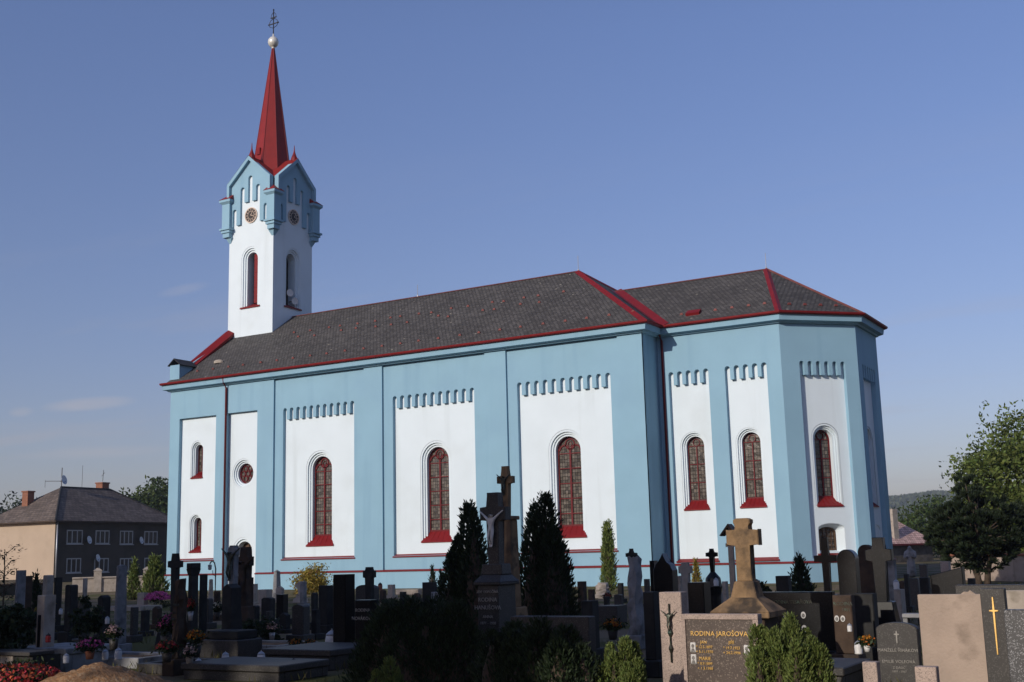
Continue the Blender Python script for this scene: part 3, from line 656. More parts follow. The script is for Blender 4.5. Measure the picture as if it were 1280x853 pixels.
# verge of the west gable: parapet with a sheet-covered coping, kneeler at the eave
pk = k
b = MB(); z0 = 12.26 + e * k
pr = [(.75, 12.0), (.75, 13.30), (4.72, 16.05), (MID, 17.5), (NW - 4.72, 16.05), (NW - .75, 13.3), (NW - .75, 12.0)]
A = [b.v((-.02, y, z)) for y, z in pr]; B_ = [b.v((.42, y, z)) for y, z in pr]
b.bm.faces.new(A); b.bm.faces.new(B_[::-1])
for i in range(len(A)): b.bm.faces.new([A[i], B_[i], B_[(i + 1) % len(A)], A[(i + 1) % len(A)]])
b.build('gable_parapet', BLUE, CH)
for s_ in (0, 1):
    b = MB(); ym = (lambda y: y) if not s_ else (lambda y: NW - y)
    a = [(.95, 13.34), (4.66, 16.18)]; P = []
    for y, z in a: P.append([b.v((x, ym(y), z + dz)) for x, dz in ((-.14, .03), (.14, .13), (.62, -.10), (.60, -.32), (-.14, -.12))])
    for i in range(5): b.bm.faces.new([P[0][i], P[0][(i + 1) % 5], P[1][(i + 1) % 5], P[1][i]])
    b.bm.faces.new(P[0]); b.bm.faces.new(P[1][::-1]); b.build('coping', RED, CH)
    b = MB(); ys_ = sorted((ym(-.06), ym(1.0))); b.box(-.06, .74, ys_[0], ys_[1], 12.1, 13.42); b.build('kneeler', BLUE, CH)
    b = MB(); ys_ = sorted((ym(-.16), ym(1.3))); b.prism([(-.18, 13.40), (.34, 13.82), (.36, 13.82), (.88, 13.40), (.86, 13.37), (.35, 13.76), (-.16, 13.37)], ys_[0], ys_[1]); b.build('kneeler_roof', MATS['dark_iron'], CH)
# snow guards, roof ladders' hooks, one skylight hatch
def guards(x0, x1, n, y, g_, k_, base_y, jit=.0):
    for i in range(n):
        x = x0 + (x1 - x0) * i / (n - 1) + random.uniform(-jit, jit); yy = y + random.uniform(-jit, jit) * .3; z = 12.26 + (yy - base_y) * k_
        if i == 0 and not g_: g_.append(MB().prism([(-.09, 0), (.09, 0), (.05, .10), (-.05, .10)], -.03, .05).build('snow_guard', mat('faded_red_clip', (.17, .045, .038), .6), CH)); o = g_[0]
        else: o = g_[0].copy(); COL.objects.link(o)
        o.location = (x, yy, z + .01); o.parent = CH
G = []
guards(1.6, 30.6, 24, .55, G, k, -e, .06); guards(6.5, 24.8, 17, 4.0, G, k, -e, .3); guards(7.6, 24, 13, 3.2, G, k, -e, .5); guards(32.4, 36.6, 6, CY + .5, G, kc, CY - e, .05)
for i in range(4):
    o = G[0].copy(); COL.objects.link(o); o.parent = CH; q = .55; p = Vector(E4).lerp(Vector(E5), (i + .8) / 4.6); p = p.lerp(Vector(ap), .14); o.location = p + Vector((0, 0, .02)); o.rotation_euler = (0, 0, R(45))
b = MB().box(-.35, .35, -.2, .2, 0, .16); o = b.build('roof_hatch', RED, CH); o.location = (33.0, 2.3, 12.26 + (2.3 - CY + e) * kc - .03); o.rotation_euler = (math.atan(kc), 0, 0)
o = MB().lathe([(.16, 0), (.16, .14), (.10, .2), (.02, .22)], n=10).build('roof_vent', PALE, CH); o.location = (2.55, 1.35, 12.26 + 1.8 * k); o.scale = (2.2, 1, 1)
# pipes and rods
def pipe(x, y, z1=11.95):
    MB().tube([(x, y - .28, z1 + .22), (x, y - .22, z1 - .05), (x, y, z1 - .35), (x, y, 0)], .062, 10).build('downpipe', DARKRED, CH, smooth=True)
pipe(4.64, -.10); pipe(NL + .28, CY - .1)
for x, y, z, h in ((xr, MID, zr, .9), (CR, MID, zc, .85), (13.7, MID, zr, .75)): MB().tube([(x, y, z - .1), (x, y, z + h)], .018, 6).lathe([(.05, 0), (.05, .12)], x, y, 8, z0=z).build('lightning_rod', GALV, CH)

# tower
TX, TY, TW = .073, 4.675, 3.785; TE = TX + TW
FR = [((TX, TY, 0), (1, 0)), ((TE, TY, 0), (0, 1)), ((TE, TY + TW, 0), (-1, 0)), ((TX, TY + TW, 0), (0, -1))]
cc = TW / 2
tw_ = MB()
for fr in FR: tw_.frame(*fr).plate([(0, 0), (TW, 0), (TW, 25.3), (cc + 1.6, 25.3), (cc + 1.6, 25.9), (cc, 27.4), (cc - 1.6, 25.9), (cc - 1.6, 25.3), (0, 25.3)], [arch(cc, .80, 17.62, 21.62)], 0, .3, outer_sides=False)
tw_.build('tower_wall', WHITE, CH)
for i, fr in enumerate(FR):
    sur = MB().frame(*fr)
    for q in range(3): sur.plate(arch(cc, .80 - .12 * q, 17.62, 21.62 - .12 * q), [arch(cc, .68 - .12 * q, 17.63, 21.5 - .12 * q)], .02 + .08 * q, .8)
    W = sur.build('belfry_window', WHITE, CH)
    MB().frame(*fr).plate(arch(cc, .46, 17.7, 21.26), [], .79).build('opening', mat('painted_dark_interior', (.012, .010, .010), .9) if i == 0 else MATS['painted_dark_interior'], W)  # near-black sheet: the darkness of the unlit belfry put into colour
    sm = MB().frame(*fr); A = [sm.v(q) for q in ((cc - .84, -.07, 17.55), (cc + .84, -.07, 17.55), (cc + .84, -.07, 17.64), (cc - .84, -.07, 17.64))]; B_ = [sm.v(q) for q in ((cc - .46, .7, 17.8), (cc + .46, .7, 17.8), (cc + .46, .7, 17.98), (cc - .46, .7, 17.98))]
    sm.bm.faces.new(A); sm.bm.faces.new(B_[::-1])
    for q in range(4): sm.bm.faces.new([A[q], A[(q + 1) % 4], B_[(q + 1) % 4], B_[q]])
    sm.build('sill', RED, W)
    if i != 1:
        lf = MB().frame(*fr); lp = [(cc - .06, 17.95), (cc + .43, 17.95)] + [(cc + .43 * math.cos(t), 20.82 + .43 * math.sin(t)) for t in np.linspace(0, 1.7, 8)]
        lf.prism([(u, z) for u, z in lp], .40, .45)
        for z in (18.95, 19.95, 20.8): lf.box(cc - .05, cc + .42, .38, .41, z, z + .06)
        lf.build('shutter', RED, W)
    # clock
    ck = MB().frame(*fr); ck.prism(circ(cc, 23.7, .50, 28), -.05, .01); ck = ck.build('clock', mat('clock_face', (.035, .026, .022), .5) if i == 0 else MATS['clock_face'], CH)
    rg = MB().frame(*fr).plate(circ(cc, 23.7, .52, 28), [circ(cc, 23.7, .455, 28)], -.075, 0); rg.plate(circ(cc, 23.7, .28, 24), [circ(cc, 23.7, .255, 24)], -.062, -.04)
    for q in range(12): a = q * math.pi / 6; rg.box(-.018, .018, -.066, -.045, -.055, .055); 
    vs_ = rg.bm.verts[:][-96:]
    rg.bm.verts.ensure_lookup_table()
    Mi = rg.M
    for q in range(12):
        a = q * math.pi / 6
        for v in rg.bm.verts[len(rg.bm.verts) - 96 + q * 8: len(rg.bm.verts) - 96 + q * 8 + 8]:
            l = Mi.inverted() @ v.co; x, z = l.x, l.z; v.co = Mi @ Vector((cc + x * math.cos(a) + (z + .37) * math.sin(a), l.y, 23.7 - x * math.sin(a) + (z + .37) * math.cos(a)))
    rg.build('clock_ring', mat('clock_gilt', (.60, .47, .38), .4) if i == 0 else MATS['clock_gilt'], ck)
    hd = MB().frame(*fr); hd.prism([(cc - .02, 23.68), (cc + .03, 23.68), (cc + .22, 24.0), (cc + .2, 24.01)], -.09, -.08); hd.prism([(cc - .02, 23.68), (cc, 23.72), (cc + .33, 23.60), (cc + .33, 23.58)], -.10, -.092); hd.build('clock_hands', MATS['clock_gilt'], ck)
    # gable with its stepped blind arcade
    gb = MB().frame(*fr); dp = .15; L_ = 1.64
    def head(u, hw, z): return [(u + hw * math.cos(t), z - hw + hw * math.sin(t)) for t in np.linspace(math.pi, 0, 7)]
    pts = [(cc - L_, 23.1)]; pts += [(cc - 1.51, 23.1)] + head(cc - 1.34, .17, 24.28) + [(cc - 1.17, 23.17), (cc - .84, 23.17)] + head(cc - .67, .17, 25.67) + [(cc - .5, 24.62), (cc - .18, 24.62)] + head(cc, .18, 26.36)
    pts += [(cc + .18, 24.62), (cc + .5, 24.62)] + head(cc + .67, .17, 25.67) + [(cc + .84, 23.17), (cc + 1.17, 23.17)] + head(cc + 1.34, .17, 24.28) + [(cc + 1.51, 23.1), (cc + L_, 23.1), (cc + L_, 25.95), (cc, 27.5), (cc - L_, 25.95)]
    gb.plate(pts, [], -dp, .02); gb.build('gable', BLUE, CH)
    cp = MB().frame(*fr)
    for sx in (-1, 1): cp.prism([(cc, 27.38), (cc, 27.66), (cc + sx * 1.86, 26.02), (cc + sx * 1.86, 24.85), (cc + sx * 1.66, 24.85), (cc + sx * 1.66, 25.86)], -.36, -.02)
    cp.build('gable_coping', BLUE, CH)
    pn = MB(); P = pn.frame(*fr).M @ Vector((cc, -.05, 0)); pn.M = Matrix()
    pn.lathe([(.02, 27.45), (.24, 27.5), (.20, 27.75), (.10, 28.0), (.045, 28.2), (.015, 28.62)], P.x, P.y, 8); pn.build('pinnacle', RED, CH)
TC = (TX + cc, TY + cc)
rf = MB()
for ax in (0, 1):
    rf.M = Matrix.Translation((TC[0], TC[1], 0)) @ Matrix.Rotation(ax * math.pi / 2, 4, 'Z'); h = cc + .37
    A = [(-1.80, -h, 26.03), (0, -h, 27.68), (1.80, -h, 26.03)]; B_ = [(x, -y, z) for x, y, z in A]
    rf.face([A[0], A[1], B_[1], B_[0]]); rf.face([A[1], A[2], B_[2], B_[1]])
rf.build('gable_roof', REDROOF, CH, norm=False)
bs_ = 2.25; 
for i, (sx, sy) in enumerate(((-1, -1), (1, -1), (1, 1), (-1, 1))):
    cx_, cy_ = TC[0] + sx * 1.925, TC[1] + sy * 1.925
    b = MB(); b.box(cx_ - .325, cx_ + .325, cy_ - .325, cy_ + .325, 23.05, 24.7); 
    b.frustum((.34, .34), (.46, .46), 24.7, 24.82, cx_, cy_); b.box(cx_ - .47, cx_ + .47, cy_ - .47, cy_ + .47, 24.82, 24.98)
    b.box(cx_ - .45, cx_ + .45, cy_ - .45, cy_ + .45, 22.93, 23.05); b.box(cx_ - .36, cx_ + .36, cy_ - .36, cy_ + .36, 22.75, 22.93); b.box(cx_ - .28, cx_ + .28, cy_ - .28, cy_ + .28, 22.45, 22.75)
    b.frustum((.05, .05), (.24, .24), 22.02, 22.45, cx_ - sx * .1, cy_ - sy * .1); bt = b.build('corner_bastion', BLUE, CH)
    cpb = MB(); A = [cpb.v((cx_ + i * .49, cy_ + j * .49, 24.985)) for i, j in ((-1, -1), (1, -1), (1, 1), (-1, 1))]; q = cpb.v((cx_ - sx * .45, cy_ - sy * .45, 25.80)); cpb.bm.faces.new(A[::-1])
    for i in range(4): cpb.bm.faces.new([A[i], A[(i + 1) % 4], q])
    cpb.build('bastion_cap', REDROOF, bt)
sp = MB(); n = 8
prof = [(1.42, 26.6), (1.32, 26.95)] + [(1.32 + (.075 - 1.32) * q / 11, 26.95 + (36.0 - 26.95) * q / 11) for q in range(1, 12)]
sp.lathe(prof, TC[0], TC[1], 8, R(12.5)); sp = sp.build('spire', REDROOF, CH)
sm = MB()
for q in range(8):
    a = q * math.pi / 4 + R(12.5); sm.tube([(TC[0] + r_ * 1.005 * math.cos(a), TC[1] + r_ * 1.005 * math.sin(a), z) for r_, z in (prof[1], prof[-1])], .028, 5)
sm.build('spire_seam', RED, sp)
o = MB().box(-.16, .16, -.05, .05, 0, .45).build('spire_hatch', RED, sp); a = R(-100); o.location = (TC[0] + 1.10 * math.cos(a), TC[1] + 1.10 * math.sin(a), 28.1); o.rotation_euler = (0, 0, a + math.pi / 2)
MB().lathe([(.08, 35.9), (.12, 35.95), (.09, 36.02), (.2, 36.06), (.33, 36.22), (.37, 36.4), (.33, 36.58), (.2, 36.74), (.07, 36.8), (.05, 37.0)], TC[0], TC[1], 20).build('spire_ball', BALL, CH, smooth=True)
cr = MB(); x, y = TC
cr.tube([(x, y, 36.7), (x, y, 38.75)], .035, 6)
for z, hw in ((37.75, .42), (38.2, .26)): cr.box(x - hw, x + hw, y - .025, y + .025, z - .03, z + .03)
for sx in (-1, 1):
    cr.tube([(x + sx * .05, y, 37.45), (x + sx * .3, y, 37.55), (x + sx * .42, y, 37.75), (x + sx * .28, y, 38.0), (x + sx * .08, y, 38.1)], .022, 5)
    cr.tube([(x + sx * .05, y, 38.1), (x + sx * .22, y, 38.2), (x + sx * .2, y, 38.42), (x, y, 38.6)], .02, 5); cr.lathe([(.02, -.06), (.06, 0), (.02, .06)], x + sx * .42, y, 8, z0=37.75)
cr.lathe([(.02, -.06), (.06, 0), (.02, .08)], x, y, 8, z0=38.75); cr.build('spire_cross', IRON, CH)
for (yy, zz, lab) in ((6.25, 18.55, 'upper one of two pale round loudspeakers in the tower opening'), (6.72, 18.1, 'lower one of two pale round loudspeakers in the tower opening')):
    t = thing('loudspeaker', lab, 'loudspeaker', (TE + .05, yy, zz))
    o = MB().lathe([(.05, -.28), (.07, -.2), (.12, -.12), (.24, 0), (.25, .02), (.2, .0)], n=16).build('horn', WAX, t, smooth=True); o.rotation_euler = (0, R(90), R(-20))
    MB().box(-.5, -.1, -.03, .03, -.03, .03).build('bracket', IRON, t)

def haze():
    M = bpy.data.materials.new('hazy_air'); M.use_nodes = True; t = M.node_tree; t.nodes.clear(); o = t.nodes.new('ShaderNodeOutputMaterial'); v = t.nodes.new('ShaderNodeVolumePrincipled')
    v.inputs['Color'].default_value = (.88, .92, 1, 1); v.inputs['Density'].default_value = .00028; v.inputs['Anisotropy'].default_value = .3; t.links.new(v.outputs[0], o.inputs['Volume'])
    b = MB().box(-2450, 2450, -2450, 2450, -1, 84).build('haze', M); b['kind'] = 'stuff'
haze()

# ------------------------------------------------------------------ house behind the cemetery on the west
def house():
    C0 = at(68.5, 130); v = Vector((C0.x - CAM.x, C0.y - CAM.y, 0)).normalized(); rp = Vector((v.y, -v.x, 0))
    X = rp * math.cos(R(42)) + v * math.sin(R(42)); rz = math.atan2(X.y, X.x)
    t = thing('apartment_house', 'two storey house with beige sunlit gable side and dark hipped roof', 'house', C0, rz)
    inv = t.matrix_basis.inverted(); N = Vector((X.y, -X.x, 0)); LX, LY, H, RZ = 17.4, 10.5, 6.15, 10.0
    loc = lambda u, v_: inv @ hit(u, v_, C0, N)
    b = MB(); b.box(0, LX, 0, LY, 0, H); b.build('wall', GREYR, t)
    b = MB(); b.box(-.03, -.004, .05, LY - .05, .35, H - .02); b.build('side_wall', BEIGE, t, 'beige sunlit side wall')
    e_ = .55; b = MB(); a = [(-e_, -e_, H), (LX + e_, -e_, H), (LX + e_, LY + e_, H), (-e_, LY + e_, H)]; r1, r2 = (LY / 2, LY / 2, RZ), (LX - LY / 2, LY / 2, RZ)
    for f in ((a[0], a[1], r2, r1), (a[1], a[2], r2), (a[2], a[3], r1, r2), (a[3], a[0], r1)): b.face(f)
    b.face(a[::-1]); b.build('roof', SLATEH, t, uv=True, norm=False)
    g = MB(); g.sweep([(0, H - .13), (.12, H - .13), (.12, H + .02), (0, H + .02)], [(-e_ + .02, LY + e_), (-e_ + .02, -e_ + .02), (LX + e_ - .02, -e_ + .02), (LX + e_ - .02, LY + e_)]); g.build('gutter', BROWN, t)
    hp = MB(); hp.tube([a[0], r1], .14, 6); hp.tube([a[1], r2], .12, 6); hp.tube([r1, r2], .12, 6); hp.build('ridge_cap', MATS['dark_stone'], t)
    for (u0, u1, v0, v1) in ((83, 103, 663, 680), (119, 136.5, 663.5, 680), (149.5, 166, 664, 680.5), (180, 196.5, 664.5, 680.5), (82.5, 101, 698, 716.5), (117.5, 135.5, 698, 715.5), (149.5, 165.5, 698, 715), (180, 196.5, 697.5, 714)):
        p, q = loc(u0, v1), loc(u1, v0); w_ = MB(); w_.plate(rect(p.x - .02, q.x + .02, p.z - .02, q.z + .02), [rect(p.x + .09, q.x - .09, p.z + .09, q.z - .09)], -.05, .02)
        for k in (1, 2): x = p.x + (q.x - p.x) * k / 3; w_.box(x - .06, x + .06, -.045, .01, p.z, q.z)
        w_.box(p.x - .1, q.x + .1, -.14, .0, p.z - .1, p.z - .02); w_ = w_.build('window', WFRAME, t)
        MB().plate(rect(p.x, q.x, p.z, q.z), [], -.015).build('pane', HGLASS, w_, norm=False)
        if u0 == 82.5: MB().box(p.x + .1, p.x + .75, -.012, -.006, p.z + .1, q.z - .1).build('curtain', mat('red_curtain', (.30, .12, .11), .9), w_)
    for (u, v_) in ((47.5, 625), (137, 617)):
        pass
    for x, y, z0, z1, s_ in ((2.6, 7.2, 7.6, 9.45, .42), (LX - LY / 2 - .6, LY / 2 + .5, 9.3, 10.65, .5)):
        b = MB(); b.box(x - s_, x + s_, y - s_, y + s_, z0, z1); b.box(x - s_ - .08, x + s_ + .08, y - s_ - .08, y + s_ + .08, z1, z1 + .14); b.build('chimney', BRICK, t)
    pl = MB().tube([(.12, -.1, H), (.12, -.1, 0)], .08, 8); pl.build('downpipe', GALV, t, smooth=True)
    def dish(P, r, lab):
        d = thing('satellite_dish', lab, 'satellite dish', P, rz + R(15)); o = MB().lathe([(r * .02, 0), (r * .5, .05 * r), (r * .86, .17 * r), (r, .27 * r), (r * .97, .28 * r), (r * .5, .07 * r)], n=20).build('reflector', GALV, d, smooth=True)
        o.rotation_euler = (R(78), 0, 0); MB().tube([(0, .35, -.25 * r), (0, .05, -.05)], .03, 6).tube([(0, -.02, -r * .7), (0, -.6 * r, -r * .2)], .02, 5).build('mount', IRON, d)
    W = lambda u, v_: C0 + (hit(u, v_, C0, N) - C0) - N * 0 + N * .35
    dish(W(107.7, 675.5), .42, 'satellite dish beside the top storey window nearest the house corner'); dish(W(173, 676), .40, 'satellite dish between the last two upper windows of the house')
    dish(W(118.5, 698), .40, 'satellite dish hanging over a ground floor window of the dark house')
    rt = t.matrix_basis @ Vector((LY / 2 + .25, LY / 2, RZ)); dish(rt + Vector((.2, -.2, .75)), .52, 'large satellite dish on the end of the house ridge')
    an = thing('roof_aerial', 'tall rod aerial with side arm on the house ridge', 'aerial', t.matrix_basis @ Vector((LY / 2, LY / 2, RZ - .1)))
    MB().tube([(0, 0, 0), (0, 0, 2.2)], .04, 6).build('mast', BROWN, an); MB().tube([(0, 0, .75), (-1.4, -1.0, .78)], .03, 5).tube([(-1.4, -1.0, .9), (-1.4, -1.0, .1)], .02, 5).build('side_arm', BROWN, an)
    an = thing('roof_aerial', 'thin bare rod on the middle of the house ridge', 'aerial', t.matrix_basis @ Vector((LX * .5 - .6, LY / 2, RZ - .1))); MB().tube([(0, 0, 0), (0, 0, 2.6)], .02, 5).build('rod', IRON, an)
    an = thing('roof_aerial', 'slanting aerial standing on the ridge chimney of the house', 'aerial', t.matrix_basis @ Vector((LX - LY / 2 - .6, LY / 2 + .5, 10.9))); MB().tube([(0, 0, 0), (.1, 0, 1.3)], .03, 5).tube([(-.2, 0, .6), (.3, 0, 1.0)], .02, 5).build('rod', IRON, an)
house()
# ------------------------------------------------------------------ low barn, walls and trees round the cemetery
def wall_run(name, label, cat, P0, P1, H, T, material, cope=None, piers=0):
    P0, P1 = Vector(P0), Vector(P1); L_ = (P1 - P0).length; d = P1 - P0
    t = thing(name, label, cat, P0, math.atan2(d.y, d.x)); MB().box(0, L_, -T / 2, T / 2, 0, H).build('masonry', material, t)
    if cope: MB().prism([(0, H), (L_, H), (L_, H + .1), (0, H + .1)], -T / 2 - .07, T / 2 + .07, .02).build('coping', cope, t)
    for k in range(piers):
        x = L_ * (k + .5) / piers; b = MB(); b.box(x - .22, x + .22, -T / 2 - .09, T / 2 + .09, 0, H + .45); b.frustum((.28, .3), (.05, .05), H + .45, H + .62, x, 0); b.build('pier', material, t)
    return t
wall_run('cemetery_wall', 'pale low cemetery wall with piers in front of the dark house', 'wall', at(92, 77), at(215, 77), .8, .35, PALE, PALE, 2)
wall_run('cemetery_wall', 'low grey wall with reddish coping below the beige house side', 'wall', at(-40, 74), at(64, 77), .55, .3, GREYR, BROWN)
wall_run('cemetery_wall', 'long sunlit beige wall with tiled coping behind the round pine', 'wall', at(1192, 56), at(1340, 50), 1.0, .4, CONC, TERRA)
def barn():
    P = at(1097, 110); Q_ = at(1164, 116); d = Q_ - P; rz = math.atan2(d.y, d.x); L_ = d.length + .6
    t = thing('low_outbuilding', 'low dark stone outbuilding with pinkish tiled roof beside the apse', 'outbuilding', P, rz)
    MB().box(-2, L_ - .4, 0, 8, 0, 1.75).build('wall', mat('dark_rubble', (.085, .075, .066), .9, .35, 2.5, bump=.6, bs=6, stain=((.05, .045, .04), 1.4, .5, .65)), t)
    ez, rz_ = 1.62, 5.4; b = MB(); a = [(-2.4, -.5, ez), (L_, -.5, ez), (L_, 8.4, ez), (-2.4, 8.4, ez)]; r1, r2 = (-2.4, 4, rz_), (L_ - 4.4, 4, rz_)
    for f in ((a[0], a[1], r2, r1), (a[1], a[2], r2), (a[2], a[3], r1, r2)): b.face(f)
    b.build('roof', TILE, t, uv=True, norm=False); MB().box(-2.4, L_, -.55, -.48, ez - .12, ez + .04).build('gutter', DARKRED, t)
    u = hit(1122.5, 676, P, Vector((d.y, -d.x, 0))); x = (u - P).dot(d.normalized()); MB().box(x - .38, x + .30, .05, .6, 1.9, 4.75, ).build('chimney', PALE, t)
    MB().box(x + 1.1, x + 1.9, -.03, .01, .1, 1.4).build('door', MATS['brown_wood'], t)
barn()
TREEG = 'trees beyond the cemetery wall'
broad_tree('broadleaf_tree', 'tall sunlit leafy tree rising behind the dark round pine', 'tree', at(1290, 64), 7.7, 3.35, LEAF, 17, .08, 210, 95, .115, TREEG)
broad_tree('broadleaf_tree', 'dense green tree between the pink outbuilding roof and the pine', 'tree', at(1176, 146), 6.3, 6.0, LEAFD, 12, .05, 150, 60, .24, TREEG)
broad_tree('broadleaf_tree', 'small sunlit tree at the picture edge beside the beige wall', 'tree', at(1312, 70), 4.6, 3.0, LEAF, 13, .05, 90, 60, .15, TREEG)
broad_tree('broadleaf_tree', 'spreading tree seen over the house roof near the church corner', 'tree', at(188, 172), 12.5, 5.6, LEAFD, 14, .15, 150, 60, .3, TREEG)
broad_tree('broadleaf_tree', 'dark distant tree just above the low end of the house roof', 'tree', at(2, 190), 11.6, 6.5, DARKBUSH, 15, .1, 120, 60, .34, TREEG)
def round_pine():
    g = np.random.default_rng(21); P0 = at(1225, 47); t = thing('pine_tree', 'dark round topped pine with a forked trunk by the beige wall', 'pine tree', P0)
    n = 460; d = rnd_dirs(n, g); rr = .25 + .75 * g.random(n) ** .5
    wob = 1 + .13 * np.sin(d[:, 0] * 6 + 1) * np.cos(d[:, 1] * 5) + .08 * np.sin(d[:, 2] * 9 + d[:, 0] * 4)
    cc_ = d * (rr * wob)[:, None] * np.array([1.72, 1.72, 1.40]); cc_[:, 2] = np.maximum(cc_[:, 2], -1.3) + 1.9
    top = np.stack([.2 * g.normal(size=16) - .35, .2 * g.normal(size=16), 3.2 + .75 * g.random(16)], 1); cc_ = np.concatenate([cc_, top]); n = len(cc_)
    per = 120; P = np.repeat(cc_, per, 0); o = rnd_dirs(n * per, g); o[:, 2] = np.abs(o[:, 2]) + .35 * g.random(n * per)
    rad = P - np.array([0, 0, 1.4]); rad /= np.linalg.norm(rad, axis=1)[:, None]; D = o * .7 + rad * .7; D /= np.linalg.norm(D, axis=1)[:, None]
    P = P + D * (.02 + .22 * g.random((n * per, 1))); me = leaf_mesh('crown', P, D, rnd_dirs(n * per, g), .085, .022); link('crown', me, PINEM, t)
    b = MB(); b.tube([(-.12, 0, -.1), (-.16, 0, .4), (-.34, .05, .9), (-.6, .1, 2.2)], .15, 8, .05); b.tube([(.14, 0, -.1), (.2, 0, .5), (.34, 0, 1.0), (.6, 0, 2.0)], .13, 8, .05); b.tube([(0, 0, .5), (0, 0, 3.4)], .06, 6, .02)
    for k in range(0, n, 8): b.tube([(0, 0, 1.0 + .4 * g.random()), cc_[k] * .6 + np.array([0, 0, .7]), cc_[k]], .04, 5, .012)
    b.build('trunk', BARK, t, smooth=True)
round_pine()
def sapling():
    g = np.random.default_rng(31); P0 = at(6, 32); t = thing('sapling', 'slim leafy sapling in front of the beige house side', 'sapling', P0)
    b = MB(); b.tube([(0, 0, 0), (.05, 0, 1.0), (0, 0, 2.0)], .03, 6, .008); C = []
    for k in range(12):
        z = .75 + k * .11; a = k * 2.4; q = Vector((math.cos(a) * .42 * (1 - k * .04), math.sin(a) * .42, z + .12)); b.tube([(0, 0, z - .1), q * .6 + Vector((0, 0, z * .42)), q], .012, 5, .004)
        for i in range(26): C.append(np.array(q) * (.35 + .75 * g.random()) * np.array([1, 1, 0]) + np.array([0, 0, q.z - .04 + .05 * g.normal()]) + .06 * g.normal(size=3) * np.array([1, 1, .4]))
    C = np.array(C); link('leaves', leaf_mesh('leaves', C, rnd_dirs(len(C), g) * np.array([1, 1, .3]), np.tile(np.array([0, 0, 1.]), (len(C), 1)) + .4 * g.normal(size=(len(C), 3)), .05, .02), DARKBUSH, t); b.build('stem', BARK, t)
sapling()
# tall trees out of view behind the viewer, inferred from the shade over the graveyard
def shading_trees():
    spots = [(-14, -66, 1.05), (-5, -69, 1.1), (4, -65, 1.0), (12.5, -68, 1.12), (19.5, -65, 1.06), (28.6, -65, .96), (24, -72, 1.1), (14.5, -73, 1.15), (0, -74, 1.15), (22, -60.5, .62), (10, -61, .62), (58, -67, 1.0), (68, -64, 1.1), (78, -57, 1.05), (85, -46, 1.1)]  # the last four are added only to block sky light from the graves
    t0 = broad_tree('broadleaf_tree', 'tall dense unseen tree that darkens the graveyard', 'tree', (0, 0, 0), 20.5, 5.4, LEAFD, 41, .02, 330, 60, .36, 'unseen trees that darken the graveyard', .35)
    for i, (x, y, s_) in enumerate(spots):
        o = t0 if i == 0 else copy_tree(t0)
        o.location = (x, y, 0); o.scale = (s_, s_, s_); o.rotation_euler = (0, 0, i * 1.7)
    broad_tree('broadleaf_tree', 'high crowned unseen tree, bare below to let sun through', 'tree', (36.2, -65, 0), 22, 4.9, LEAFD, 42, .50, 420, 60, .34, None, .3)  # crown height shaped so sun reaches near graves and shade the farther ones
    broad_tree('broadleaf_tree', 'slim unseen tree added to shade the middle foreground', 'tree', (40.8, -65, 0), 18, 2.2, LEAFD, 43, .08, 330, 60, .25, None, .2)  # added and sized to keep the middle foreground in shade
    broad_tree('broadleaf_tree', 'very tall unseen tree, its high crown added for shade', 'tree', (38.9, -74, 0), 26, 2.7, LEAFD, 44, .60, 240, 60, .3, None, .3)  # unseen, put in to shade single stones on the east side
shading_trees()

# ------------------------------------------------------------------ the graveyard: every stone stands square with the church, facing south
def place(u0, u1, v, d, T, rz=0.):
    """where a stone seen between columns u0 and u1 with its top at row v stands if it is d metres away: spot, width, height"""
    A, B = at(u0, d), at(u1, d); wd = (B - A).length; c = (A + B) / 2; h = Vector((c.x - CAM.x, c.y - CAM.y, 0)).normalized(); r = Vector((h.y, -h.x, 0))
    fx = abs(r.x * math.cos(rz) + r.y * math.sin(rz)); fy = abs(-r.x * math.sin(rz) + r.y * math.cos(rz))
    return c, max(.06, (wd - T * fy) / fx), zt((u0 + u1) / 2, v, d)
def outline(shape, W, H):
    h = W / 2
    if shape == 'round': return [(-h, 0), (h, 0)] + [(h * math.cos(a), H - h + h * math.sin(a)) for a in np.linspace(0, math.pi, 15)]
    if shape == 'segment':
        s_ = W * .16; return [(-h, 0), (h, 0)] + [(h * math.cos(a), H - s_ + s_ * math.sin(a)) for a in np.linspace(0, math.pi, 11)]
    if shape == 'gable': return [(-h, 0), (h, 0), (h, H - W * .3), (0, H), (-h, H - W * .3)]
    if shape == 'slope': return [(-h, 0), (h, 0), (h, H), (-h, H * .9)]
    if shape == 'shoulder':
        k = h * .62; q = H - W * .32; return [(-h, 0), (h, 0), (h, q), (k, q + .03), (k, H - .05), (0, H), (-k, H - .05), (-k, q + .03), (-h, q)]
    if shape == 'ogee': return [(-h, 0), (h, 0), (h, H * .8), (h * .75, H * .87), (h * .35, H * .9), (0, H), (-h * .35, H * .9), (-h * .75, H * .87), (-h, H * .8)]
    return [(-h, 0), (h, 0), (h, H), (-h, H)]
